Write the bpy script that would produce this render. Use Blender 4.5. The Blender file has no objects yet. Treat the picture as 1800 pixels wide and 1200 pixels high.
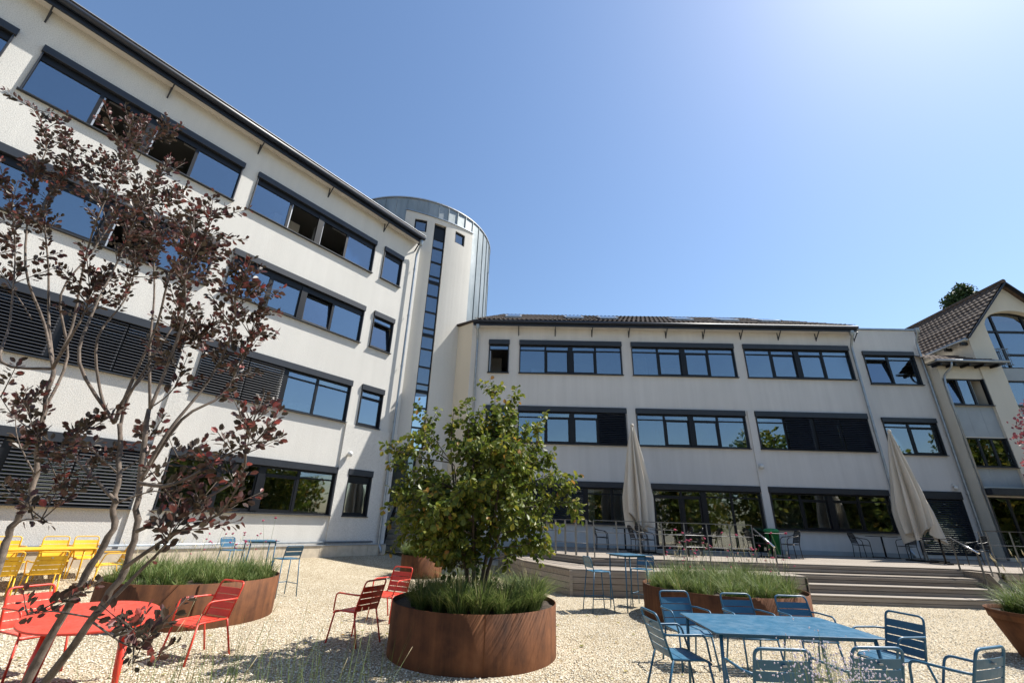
import bpy, math, random
import numpy as np
from mathutils import Vector, Matrix
random.seed(7); rng = np.random.default_rng(7)
R = math.radians
scene = bpy.context.scene
col = scene.collection

# ------------------------------------------------------------------ camera, sky, sun, exposure
cam_d = bpy.data.cameras.new('camera'); cam = bpy.data.objects.new('camera', cam_d); col.objects.link(cam)
cam_d.sensor_width = 36.0; cam_d.lens = 15.45; cam_d.clip_start = .05; cam_d.clip_end = 3000
PITCH, ROLL = 0.389638, 0.0317517
_f = Vector((0, math.cos(PITCH), math.sin(PITCH))); _r = Vector((1, 0, 0)); _u = _r.cross(_f)
_R = _r*math.cos(ROLL)+_u*math.sin(ROLL); _U = -_r*math.sin(ROLL)+_u*math.cos(ROLL)
cam.matrix_world = Matrix(((_R.x, _U.x, -_f.x, 0), (_R.y, _U.y, -_f.y, 0), (_R.z, _U.z, -_f.z, 1.6), (0, 0, 0, 1)))
scene.camera = cam
SUN_AZ, SUN_EL = R(68), R(55)          # azimuth measured from +Y towards +X
world = bpy.data.worlds.new('World'); scene.world = world; world.use_nodes = True
wn = world.node_tree.nodes; wl = world.node_tree.links; wn.clear()
wo = wn.new('ShaderNodeOutputWorld'); wb = wn.new('ShaderNodeBackground'); ws = wn.new('ShaderNodeTexSky')
ws.sky_type = 'NISHITA'; ws.sun_disc = False; ws.sun_elevation = SUN_EL; ws.sun_rotation = SUN_AZ
ws.altitude = 100; ws.air_density = 1.35; ws.dust_density = 0.6; ws.ozone_density = 5.2
wb.inputs[1].default_value = 0.083
wl.new(ws.outputs[0], wb.inputs[0]); wl.new(wb.outputs[0], wo.inputs[0])
sd = bpy.data.lights.new('sun', 'SUN'); sd.energy = 4.8; sd.angle = R(.53); sd.color = (1, .95, .87)
so = bpy.data.objects.new('sun', sd); col.objects.link(so)
SDIR = Vector((math.sin(SUN_AZ)*math.cos(SUN_EL), math.cos(SUN_AZ)*math.cos(SUN_EL), math.sin(SUN_EL)))
so.rotation_euler = SDIR.to_track_quat('Z', 'Y').to_euler(); so.location = (20, 10, 40)
vs = scene.view_settings; vs.view_transform = 'Standard'; vs.look = 'None'; vs.gamma = 1; vs.exposure = .98; vs.use_curve_mapping = False
scene.render.resolution_x = 1024; scene.render.resolution_y = 682
scene.cycles.max_bounces = 8; scene.cycles.transparent_max_bounces = 8

# ------------------------------------------------------------------ helpers
class MB:
    def __init__(s): s.v = []; s.f = []; s.sm = []; s.mi = []; s.m = 0
    def face(s, idx, smooth=False): s.f.append(idx); s.sm.append(smooth); s.mi.append(s.m)
    def poly(s, pts, smooth=False):
        b = len(s.v); s.v += [tuple(p) for p in pts]; s.face(list(range(b, b+len(pts))), smooth); return s
    def hexa(s, p):          # p: 4 bottom (ccw from above) + 4 top
        b = len(s.v); s.v += [tuple(q) for q in p]
        for f in ((3, 2, 1, 0), (4, 5, 6, 7), (0, 1, 5, 4), (1, 2, 6, 5), (2, 3, 7, 6), (3, 0, 4, 7)): s.face([b+i for i in f])
        return s
    def box(s, x0, x1, y0, y1, z0, z1):
        return s.hexa([(x0, y0, z0), (x1, y0, z0), (x1, y1, z0), (x0, y1, z0), (x0, y0, z1), (x1, y0, z1), (x1, y1, z1), (x0, y1, z1)])
    def bar(s, a, b, w, h, up=(0, 0, 1)):   # rectangular bar from a to b
        a = Vector(a); b = Vector(b); d = (b-a).normalized(); up = Vector(up)
        if abs(d.dot(up)) > .98: up = Vector((1, 0, 0))
        sd_ = d.cross(up).normalized()*w/2; u = sd_.cross(d).normalized()*h/2
        return s.hexa([a-sd_-u, a+sd_-u, b+sd_-u, b-sd_-u, a-sd_+u, a+sd_+u, b+sd_+u, b-sd_+u])
    def tube(s, pts, r, n=6, closed=False):
        P = [Vector(p) for p in pts]; m = len(P)
        rr = r if isinstance(r, (list, tuple)) else [r]*m
        t0 = (P[1]-P[0]).normalized(); nrm = t0.orthogonal().normalized(); b = len(s.v)
        for i in range(m):
            if closed: t = P[(i+1) % m]-P[i-1]
            else: t = P[min(i+1, m-1)]-P[max(i-1, 0)]
            t = t.normalized() if t.length > 1e-9 else t0
            nrm = nrm-t*nrm.dot(t); nrm = nrm.normalized() if nrm.length > 1e-6 else t.orthogonal().normalized()
            bn = t.cross(nrm)
            for k in range(n):
                a = 2*math.pi*k/n; s.v.append(tuple(P[i]+(nrm*math.cos(a)+bn*math.sin(a))*rr[i]))
        for i in range(m if closed else m-1):
            j = (i+1) % m
            for k in range(n): s.face([b+i*n+k, b+i*n+(k+1) % n, b+j*n+(k+1) % n, b+j*n+k], True)
        if not closed:
            s.face([b+k for k in range(n)][::-1]); s.face([b+(m-1)*n+k for k in range(n)])
        return s
    def prism(s, poly, z0, z1):
        n = len(poly); b = len(s.v)
        s.v += [(x, y, z0) for x, y in poly]+[(x, y, z1) for x, y in poly]
        s.face([b+i for i in range(n)][::-1]); s.face([b+n+i for i in range(n)])
        for i in range(n): j = (i+1) % n; s.face([b+i, b+j, b+n+j, b+n+i])
        return s
    def lathe(s, prof, n=32, c=(0, 0, 0), smooth=True, rfun=None):
        b = len(s.v); m = len(prof)
        for i, (r, z) in enumerate(prof):
            for k in range(n):
                a = 2*math.pi*k/n; q = r*(rfun(i, a) if rfun else 1); s.v.append((c[0]+q*math.cos(a), c[1]+q*math.sin(a), c[2]+z))
        for i in range(m-1):
            for k in range(n): s.face([b+i*n+k, b+i*n+(k+1) % n, b+(i+1)*n+(k+1) % n, b+(i+1)*n+k], smooth)
        return s
    def mesh(s, name, mats):
        me = bpy.data.meshes.new(name); me.from_pydata(s.v, [], s.f)
        me.polygons.foreach_set('use_smooth', s.sm); me.polygons.foreach_set('material_index', s.mi)
        for m in (mats if isinstance(mats, (list, tuple)) else [mats]): me.materials.append(M[m])
        me.update(); return me
    def build(s, name, mats, parent=None, loc=None): return ob(name, s.mesh(name, mats), parent, loc)

def ob(name, data, parent=None, loc=None, rz=None, mat=None):
    o = bpy.data.objects.new(name, data); col.objects.link(o)
    if parent is not None: o.parent = parent
    if loc is not None: o.location = loc
    if rz is not None: o.rotation_euler = (0, 0, rz)
    if mat is not None: o.matrix_basis = mat
    return o
def tag(o, label=None, cat=None, group=None, kind=None):
    if label: o['label'] = label
    if cat: o['category'] = cat
    if group: o['group'] = group
    if kind: o['kind'] = kind
    return o
def thing(name, label, cat, loc=(0, 0, 0), rz=0, group=None): return tag(ob(name, None, None, loc, rz), label, cat, group)
def copy_tree(o, parent=None):
    c = o.copy(); col.objects.link(c); c.parent = parent
    for ch in list(o.children): copy_tree(ch, c)
    return c
def bevel(o, w=.004, seg=2):
    m = o.modifiers.new('bevel', 'BEVEL'); m.width = w; m.segments = seg; m.limit_method = 'ANGLE'; return o
def arc(cx, cy, r, a0, a1, n): return [(cx+r*math.cos(R(a0+(a1-a0)*i/n)), cy+r*math.sin(R(a0+(a1-a0)*i/n))) for i in range(n+1)]
def fillet(pts, r, n=4):
    P = [Vector(p) for p in pts]; out = [P[0]]
    for i in range(1, len(P)-1):
        a = (P[i-1]-P[i]); b = (P[i+1]-P[i]); q = min(r, a.length*.45, b.length*.45)
        A = P[i]+a.normalized()*q; B = P[i]+b.normalized()*q
        for k in range(n+1):
            t = k/n; out.append(A*(1-t)**2+P[i]*2*t*(1-t)+B*t*t)
    return out+[P[-1]]

# ------------------------------------------------------------------ materials
M = {}
class N:
    def __init__(s, name):
        m = bpy.data.materials.new(name); m.use_nodes = True; s.m = m; M[name] = m
        s.t = m.node_tree; s.t.nodes.clear(); s.out = s.new('ShaderNodeOutputMaterial')
    def new(s, k, **kw):
        n = s.t.nodes.new(k)
        for a, b in kw.items(): setattr(n, a, b)
        return n
    def link(s, a, b): s.t.links.new(a, b)
    def coord(s, scale=(1, 1, 1), out='Object'):
        c = s.new('ShaderNodeTexCoord'); mp = s.new('ShaderNodeMapping'); mp.inputs['Scale'].default_value = scale
        s.link(c.outputs[out], mp.inputs[0]); return mp.outputs[0]
    def noise(s, vec, scale, detail=4, rough=.55):
        n = s.new('ShaderNodeTexNoise'); n.inputs['Scale'].default_value = scale; n.inputs['Detail'].default_value = detail; n.inputs['Roughness'].default_value = rough
        s.link(vec, n.inputs['Vector']); return n.outputs[0]
    def ramp(s, fac, stops):
        n = s.new('ShaderNodeValToRGB'); e = n.color_ramp.elements
        while len(e) < len(stops): e.new(.5)
        for i, (p, c) in enumerate(stops): e[i].position = p; e[i].color = (*c, 1) if len(c) == 3 else c
        s.link(fac, n.inputs[0]); return n.outputs[0]
    def bump(s, h, strength=.3, dist=.01):
        n = s.new('ShaderNodeBump'); n.inputs['Strength'].default_value = strength; n.inputs['Distance'].default_value = dist
        s.link(h, n.inputs['Height']); return n.outputs[0]
    def bsdf(s, color=None, rough=.6, metal=0, normal=None, spec=.5):
        b = s.new('ShaderNodeBsdfPrincipled'); b.inputs['Metallic'].default_value = metal; b.inputs['Specular IOR Level'].default_value = spec
        if isinstance(rough, (int, float)): b.inputs['Roughness'].default_value = rough
        else: s.link(rough, b.inputs['Roughness'])
        if color is not None:
            if isinstance(color, tuple): b.inputs['Base Color'].default_value = (*color, 1)
            else: s.link(color, b.inputs['Base Color'])
        if normal is not None: s.link(normal, b.inputs['Normal'])
        return b
    def done(s, b): s.link(b.outputs[0], s.out.inputs['Surface']); return s.m
def simple(name, color, rough=.6, metal=0, var=.12, scale=6, bump=0, spec=.5):
    n = N(name); v = n.coord(); f = n.noise(v, scale)
    lo = tuple(max(0, c*(1-var)) for c in color); hi = tuple(min(1, c*(1+var)) for c in color)
    c = n.ramp(f, [(.3, lo), (.7, hi)])
    nm = n.bump(n.noise(v, scale*12, 3), bump, .004) if bump else None
    return n.done(n.bsdf(c, rough, metal, nm, spec))
def plaster(name, color, s1, strength, dist, stain=.07, speck=.05):
    n = N(name); v = n.coord(); big = n.noise(v, .35, 5, .6)
    streak = n.noise(n.coord((3.2, 3.2, .14)), 1.0, 5, .65)
    fine = n.noise(v, s1, 5, .65)
    mix = n.new('ShaderNodeMath', operation='ADD'); n.link(big, mix.inputs[0]); n.link(streak, mix.inputs[1])
    mix2 = n.new('ShaderNodeMath', operation='MULTIPLY'); n.link(mix.outputs[0], mix2.inputs[0]); mix2.inputs[1].default_value = .5
    c = n.ramp(mix2.outputs[0], [(.35, tuple(q*(1-stain) for q in color)), (.62, color)])
    vo = n.new('ShaderNodeTexVoronoi'); vo.inputs['Scale'].default_value = s1*1.2; n.link(v, vo.inputs['Vector'])
    spk = n.ramp(n.noise(v, s1*.9, 3, .7), [(.34, (1-speck,)*3), (.56, (1, 1, 1))]); mm = n.new('ShaderNodeMix', data_type='RGBA'); mm.blend_type = 'MULTIPLY'; mm.inputs[0].default_value = 1; n.link(c, mm.inputs[6]); n.link(spk, mm.inputs[7]); c = mm.outputs[2]
    ad = n.new('ShaderNodeMath', operation='ADD'); n.link(fine, ad.inputs[0]); n.link(vo.outputs['Distance'], ad.inputs[1])
    return n.done(n.bsdf(c, .92, 0, n.bump(ad.outputs[0], strength, dist), .2))
plaster('plaster_rough', (.67, .655, .615), 50, .7, .0042, .10, .32)
plaster('plaster_fine', (.62, .605, .585), 60, .25, .005, .15)
plaster('plaster_tower', (.62, .60, .555), 40, .4, .006, .10, .08)
plaster('plaster_warm_bounce', (.66, .59, .48), 50, .3, .006, .05)  # return wall plaster, warm light bounced off the left wing put into its colour
plaster('plaster_house', (.62, .58, .50), 50, .3, .006, .06)
simple('panel_grey', (.30, .33, .35), .6, 0, .08, 2)
simple('anthracite', (.018, .021, .028), .42, 0, .15, 3)
simple('frame_dark', (.007, .008, .011), .42, 0, .15, 3, 0, .3)
simple('fascia', (.012, .017, .030), .45, 0, .15, 2)
simple('alu_light', (.45, .46, .47), .4, .6, .08, 3)
simple('zinc_pipe', (.30, .33, .36), .42, .75, .15, 5)
simple('steel', (.16, .165, .17), .38, .7, .1, 6)
simple('steel_bright', (.62, .62, .62), .22, 1.0, .05, 8)
simple('interior', (.24, .235, .225), .8, 0, .1, .6)
simple('curtain', (.80, .80, .78), .9, 0, .05, 4)
simple('soil', (.055, .04, .028), .95, 0, .4, 14, .8)
simple('stone_plinth', (.50, .43, .33), .8, 0, .15, 5, .2)
simple('black_metal', (.012, .012, .013), .4, .2, .2, 6)
simple('black_weave', (.016, .016, .017), .6, 0, .3, 30)
simple('bin_green', (.03, .26, .07), .45, 0, .1, 4)
simple('lamp_white', (.6, .6, .58), .35, 0, .05, 4)
simple('bark_grey', (.125, .098, .078), .88, 0, .5, 26, .8)
simple('bark_dark', (.085, .065, .05), .9, 0, .35, 18, .5)
simple('flower_pink', (.40, .035, .10), .7, 0, .3, 40)
simple('flower_pale', (.72, .64, .74), .7, 0, .15, 40)
simple('stem_green', (.10, .14, .05), .8, 0, .2, 20)
simple('seed_tan', (.50, .42, .25), .85, 0, .2, 20)
simple('hedge_shade', (.03, .045, .02), .8, 0, .4, 20)
for nm, c in (('paint_red', (.62, .045, .022)), ('paint_blue', (.018, .102, .185)), ('paint_yellow', (.74, .41, .010))):
    n = N(nm); v = n.coord(); f = n.noise(v, 5); fine = n.noise(v, 350, 2)
    cc = n.ramp(f, [(.3, tuple(q*.92 for q in c)), (.7, tuple(min(1, q*1.06) for q in c))])
    du = n.ramp(n.noise(v, 2.2, 6, .7), [(.42, (0, 0, 0)), (.75, (.11, .11, .11))]); mx = n.new('ShaderNodeMix', data_type='RGBA'); n.link(du, mx.inputs[0]); n.link(cc, mx.inputs[6]); mx.inputs[7].default_value = (.34, .30, .25, 1)
    ro = n.ramp(n.noise(v, 9, 5, .65), [(.3, (.28, .28, .28)), (.7, (.55, .55, .55))])
    n.done(n.bsdf(mx.outputs[2], ro, 0, n.bump(fine, .06, .001), .5))
# rusted corten steel: streaks run down
n = N('corten'); v = n.coord(); st = n.noise(n.coord((7, 7, .5)), 1.0, 6, .65); bl = n.noise(v, 3.0, 6, .65)
a = n.new('ShaderNodeMath', operation='ADD'); n.link(st, a.inputs[0]); n.link(bl, a.inputs[1])
h = n.new('ShaderNodeMath', operation='MULTIPLY'); n.link(a.outputs[0], h.inputs[0]); h.inputs[1].default_value = .5
c = n.ramp(h.outputs[0], [(.34, (.045, .018, .009)), (.46, (.105, .041, .017)), (.56, (.15, .058, .023)), (.66, (.19, .080, .034)), (.78, (.25, .12, .055))])
n.done(n.bsdf(c, .78, .15, n.bump(n.noise(v, 90, 4), .25, .003), .3))
# zinc sheet
n = N('zinc'); v = n.coord((1, 1, .35)); f = n.noise(v, 1.3, 5, .6)
c = n.ramp(f, [(.3, (.20, .235, .245)), (.55, (.29, .325, .335)), (.75, (.38, .41, .415))])
oi = n.new('ShaderNodeObjectInfo'); mx = n.new('ShaderNodeMix', data_type='RGBA'); mx.blend_type = 'MULTIPLY'; mx.inputs[0].default_value = 1
rr = n.ramp(oi.outputs['Random'], [(0, (.86, .86, .86)), (1, (1, 1, 1))]); n.link(c, mx.inputs[6]); n.link(rr, mx.inputs[7])
n.done(n.bsdf(mx.outputs[2], .5, .5, n.bump(n.noise(n.coord(), 1.2, 2), .25, .06), .5))
# weathered deck boards
n = N('deck_wood'); g = n.noise(n.coord((1.2, 30, 30)), 1.0, 5, .6); oi = n.new('ShaderNodeObjectInfo')
a = n.new('ShaderNodeMath', operation='MULTIPLY_ADD'); n.link(oi.outputs['Random'], a.inputs[0]); a.inputs[1].default_value = .35; n.link(g, a.inputs[2])
c = n.ramp(a.outputs[0], [(.35, (.16, .13, .10)), (.6, (.235, .20, .165)), (.9, (.31, .275, .235))])
n.done(n.bsdf(c, .8, 0, n.bump(g, .25, .004), .25))
# gravel sheet
n = N('gravel'); v = n.coord()
vo = n.new('ShaderNodeTexVoronoi'); vo.inputs['Scale'].default_value = 42; n.link(v, vo.inputs['Vector'])
sep = n.new('ShaderNodeSeparateColor'); n.link(vo.outputs['Color'], sep.inputs[0])
c = n.ramp(sep.outputs[0], [(0, (.40, .34, .25)), (.3, (.54, .48, .365)), (.7, (.62, .565, .445)), (1, (.72, .67, .56))])
gap = n.ramp(vo.outputs['Distance'], [(.28, (1, 1, 1)), (.66, (.50, .44, .36))])
mx = n.new('ShaderNodeMix', data_type='RGBA'); mx.blend_type = 'MULTIPLY'; mx.inputs[0].default_value = 1; n.link(c, mx.inputs[6]); n.link(gap, mx.inputs[7])
pat = n.ramp(n.noise(v, .8, 5, .65), [(.32, (.80, .78, .74)), (.62, (1, 1, 1))])
mx2 = n.new('ShaderNodeMix', data_type='RGBA'); mx2.blend_type = 'MULTIPLY'; mx2.inputs[0].default_value = 1; n.link(mx.outputs[2], mx2.inputs[6]); n.link(pat, mx2.inputs[7])
inv = n.new('ShaderNodeMath', operation='SUBTRACT'); inv.inputs[0].default_value = 1; n.link(vo.outputs['Distance'], inv.inputs[1])
n.done(n.bsdf(mx2.outputs[2], .9, 0, n.bump(inv.outputs[0], 1.0, .02), .2))
# loose stones: tint per stone
def attr_mat(name, stops, rough=.9, transl=0, spec=.3):
    n = N(name); at = n.new('ShaderNodeAttribute'); at.attribute_name = 'tint'
    c = n.ramp(at.outputs['Fac'], stops); b = n.bsdf(c, rough, 0, None, spec)
    if transl:
        t = n.new('ShaderNodeBsdfTranslucent'); n.link(c, t.inputs[0]); mx = n.new('ShaderNodeMixShader'); mx.inputs[0].default_value = transl
        n.link(b.outputs[0], mx.inputs[1]); n.link(t.outputs[0], mx.inputs[2]); n.link(mx.outputs[0], n.out.inputs[0])
    else: n.done(b)
attr_mat('gravel_stone', [(0, (.42, .36, .26)), (.35, (.56, .50, .39)), (.75, (.64, .59, .47)), (1, (.76, .72, .62))], .9)
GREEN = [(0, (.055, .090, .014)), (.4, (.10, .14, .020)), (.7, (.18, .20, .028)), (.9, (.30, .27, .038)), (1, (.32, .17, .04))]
PLUM = [(0, (.030, .022, .018)), (.3, (.050, .038, .024)), (.55, (.090, .036, .032)), (.75, (.15, .044, .038)), (.9, (.27, .055, .046)), (1, (.38, .08, .065))]
GRASS = [(0, (.06, .095, .022)), (.5, (.11, .165, .04)), (.85, (.19, .23, .07)), (1, (.34, .30, .15))]
attr_mat('leaf_green', GREEN, .5, .42, .4); attr_mat('leaf_plum', PLUM, .42, .32, .5); attr_mat('grass_blade', GRASS, .6, .3, .3)
attr_mat('leaf_evergreen', [(0, (.012, .030, .010)), (1, (.040, .075, .022))], .6, .15)
attr_mat('leaf_shrub', [(0, (.09, .03, .045)), (.6, (.20, .05, .065)), (1, (.40, .12, .13))], .5, .3)
for nm, stops, tr in (('leaf_green_single', GREEN, .35), ('leaf_plum_single', PLUM, .32)):
    n = N(nm); oi = n.new('ShaderNodeObjectInfo'); c = n.ramp(oi.outputs['Random'], stops); b = n.bsdf(c, .45, 0, None, .45)
    t = n.new('ShaderNodeBsdfTranslucent'); n.link(c, t.inputs[0]); mx = n.new('ShaderNodeMixShader'); mx.inputs[0].default_value = tr
    n.link(b.outputs[0], mx.inputs[1]); n.link(t.outputs[0], mx.inputs[2]); n.link(mx.outputs[0], n.out.inputs[0])
# window glass: coated, mirrors the sky, lets the dim room show
def glass(name, base, tint, trans):
    n = N(name); lw = n.new('ShaderNodeLayerWeight'); lw.inputs[0].default_value = .35
    mr = n.new('ShaderNodeMapRange'); mr.inputs[3].default_value = base; mr.inputs[4].default_value = .95; n.link(lw.outputs['Fresnel'], mr.inputs[0])
    gl = n.new('ShaderNodeBsdfGlossy'); gl.inputs['Color'].default_value = (*tint, 1); gl.inputs['Roughness'].default_value = .01
    nz = n.noise(n.coord(), .9, 2); n.link(n.bump(nz, .05, .02), gl.inputs['Normal'])
    tr = n.new('ShaderNodeBsdfTransparent'); tr.inputs[0].default_value = (*trans, 1)
    mx = n.new('ShaderNodeMixShader'); n.link(mr.outputs[0], mx.inputs[0]); n.link(tr.outputs[0], mx.inputs[1]); n.link(gl.outputs[0], mx.inputs[2]); n.link(mx.outputs[0], n.out.inputs[0])
glass('glass', .25, (.74, .84, .95), (.55, .60, .60)); glass('glass_clear', .16, (.85, .9, .95), (.62, .66, .64))
# roof tiles
simple('roof_tile', (.060, .048, .042), .9, 0, .35, 9, .2, .15)
simple('roof_tile_house', (.095, .070, .056), .85, 0, .4, 9, .2, .2)
n = N('canvas'); v = n.coord(); f = n.noise(n.coord((5, 5, .6)), 1, 4); c = n.ramp(f, [(.3, (.50, .45, .38)), (.7, (.62, .57, .49))])
n.done(n.bsdf(c, .95, 0, n.bump(n.noise(v, 14, 4), .3, .02), .1))

# ------------------------------------------------------------------ frames of the two facades
AL = .655658
KL = Vector((-4.65, 18.143, 0)); UL = Vector((math.sin(AL), math.cos(AL), 0)); NL = Vector((math.cos(AL), -math.sin(AL), 0))
RZL = math.atan2(UL.y, UL.x)
UR = Vector((.99940, -.03460, 0)); OR = Vector((9, 18.8, 0))-UR*9; RZR = math.atan2(UR.y, UR.x)
YR = Vector((.0346, .9994, 0))
def ground_z(x, y):
    d = (x-KL.x)*NL.x+(y-KL.y)*NL.y
    t = min(max(1-d/3.7, 0), 1); return .39*(t*t*(1.6-.6*t))
def left_pt(u, d, z=0): p = KL+UL*u+NL*d; return Vector((p.x, p.y, z))
def right_pt(r, y, z=0): p = OR+UR*r+YR*y; return Vector((p.x, p.y, z))

# ------------------------------------------------------------------ ground
def build_ground():
    xs = [-600, -200, -80, -40, -25]+list(np.arange(-18, 22.01, .4))+[30, 60, 200, 600]
    ys = [-600, -200, -60, -20, -8]+list(np.arange(-4, 26.01, .4))+[40, 100, 300, 900]
    v = [(x, y, ground_z(x, y)) for y in ys for x in xs]; nx = len(xs)
    f = [[j*nx+i, j*nx+i+1, (j+1)*nx+i+1, (j+1)*nx+i] for j in range(len(ys)-1) for i in range(nx-1)]
    me = bpy.data.meshes.new('ground'); me.from_pydata(v, [], f); me.materials.append(M['gravel'])
    me.polygons.foreach_set('use_smooth', [True]*len(f))
    tag(ob('ground', me), 'pale beige gravel covering the courtyard', kind='structure')
build_ground()
def tint_mesh(name, verts, faces, tints, mat, parent=None, smooth=False):
    me = bpy.data.meshes.new(name); V = np.asarray(verts, np.float32).reshape(-1, 3); F = np.asarray(faces, np.int32); k = F.shape[1]
    me.vertices.add(len(V)); me.vertices.foreach_set('co', V.ravel()); me.loops.add(F.size); me.loops.foreach_set('vertex_index', F.ravel())
    me.polygons.add(len(F)); me.polygons.foreach_set('loop_start', np.arange(0, F.size, k, dtype=np.int32))
    a = me.attributes.new('tint', 'FLOAT', 'POINT'); a.data.foreach_set('value', np.asarray(tints, np.float32))
    me.polygons.foreach_set('use_smooth', np.full(len(F), smooth)); me.materials.append(M[mat]); me.update(); me.validate()
    return ob(name, me, parent)
def build_stones(n=70000):
    y = 4.0+9.0*rng.random(n)**1.7; half = .4+y*1.25
    x = (rng.random(n)*2-1)*half
    keep = (np.hypot(x+.4, y-7.01) > 1.14) & (np.hypot(x+5.2, y-8.75) > 1.37) & (np.hypot(x-4.25, y-9.75) > 1.52) & ~((y > 12) & (x > -.5)) & (((x+4.65)*NL.x+(y-18.143)*NL.y) > .4)
    x = x[keep]; y = y[keep]; n = len(x)
    z = np.array([ground_z(a, b) for a, b in zip(x, y)])
    base = np.array([(1, 0, 0), (0, 1, 0), (-1, 0, 0), (0, -1, 0), (0, 0, 1), (0, 0, -1)], float)
    s = (.006+.009*rng.random((n, 1, 1)))*(.7+.6*rng.random((n, 1, 3)))*np.array([1, 1, .75])
    jit = base[None]+.35*(rng.random((n, 6, 3))-.5); P = jit*s
    a = rng.random(n)*6.28; ca, sa = np.cos(a), np.sin(a)
    Q = np.stack([P[..., 0]*ca[:, None]-P[..., 1]*sa[:, None], P[..., 0]*sa[:, None]+P[..., 1]*ca[:, None], P[..., 2]], -1)
    Q += np.stack([x, y, z+.006], -1)[:, None]
    fb = np.array([(0, 1, 4), (1, 2, 4), (2, 3, 4), (3, 0, 4)])
    F = (fb[None]+6*np.arange(n)[:, None, None]).reshape(-1, 3)
    o = tint_mesh('gravel_stones', Q.reshape(-1, 3), F, np.repeat(rng.random(n), 6), 'gravel_stone')
    tag(o, 'loose pale limestone chips lying over the courtyard', 'gravel', kind='stuff')
build_stones()

# ------------------------------------------------------------------ facade builders (local: x along wall, -y outwards, z up)
def wall_holes(name, mat, parent, x0, x1, z0, z1, holes, y=0.0, dep=.22):
    xs = sorted({x0, x1, *[h[0] for h in holes], *[h[1] for h in holes]}); zs = sorted({z0, z1, *[h[2] for h in holes], *[h[3] for h in holes]})
    xs = [x for x in xs if x0 <= x <= x1]; zs = [z for z in zs if z0 <= z <= z1]
    m = MB(); idx = {}
    def V(i, j):
        if (i, j) not in idx: idx[i, j] = len(m.v); m.v.append((xs[i], y, zs[j]))
        return idx[i, j]
    for i in range(len(xs)-1):
        for j in range(len(zs)-1):
            cx, cz = (xs[i]+xs[i+1])/2, (zs[j]+zs[j+1])/2
            if any(h[0] < cx < h[1] and h[2] < cz < h[3] for h in holes): continue
            m.face([V(i, j), V(i+1, j), V(i+1, j+1), V(i, j+1)])
    for a, b, c, d in holes:
        for p, q in (((a, c), (a, d)), ((a, d), (b, d)), ((b, d), (b, c)), ((b, c), (a, c))):
            m.poly([(p[0], y, p[1]), (q[0], y, q[1]), (q[0], y+dep, q[1]), (p[0], y+dep, p[1])])
    return m.build(name, mat, parent)
def blind_mesh(x0, x1, z0, z1, y, pitch=.078):
    m = MB(); z = z0+.02
    while z < z1-.06:
        m.hexa([(x0, y-.030, z), (x1, y-.030, z), (x1, y+.020, z+.054), (x0, y+.020, z+.054), (x0, y-.033, z+.004), (x1, y-.033, z+.004), (x1, y+.017, z+.058), (x0, y+.017, z+.058)]); z += pitch
    return m
def pane(a, b, z0, z1, y, mat, parent):
    j = lambda: y+random.uniform(-.004, .004)
    p = [(a, j(), z0), (b, j(), z0), (b, j(), z1), (a, j(), z1)]
    return MB().hexa([p[0], p[1], (b, p[1][1]+.008, z0), (a, p[0][1]+.008, z0), p[3], p[2], (b, p[2][1]+.008, z1), (a, p[3][1]+.008, z1)]).build('pane', mat, parent)
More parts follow.
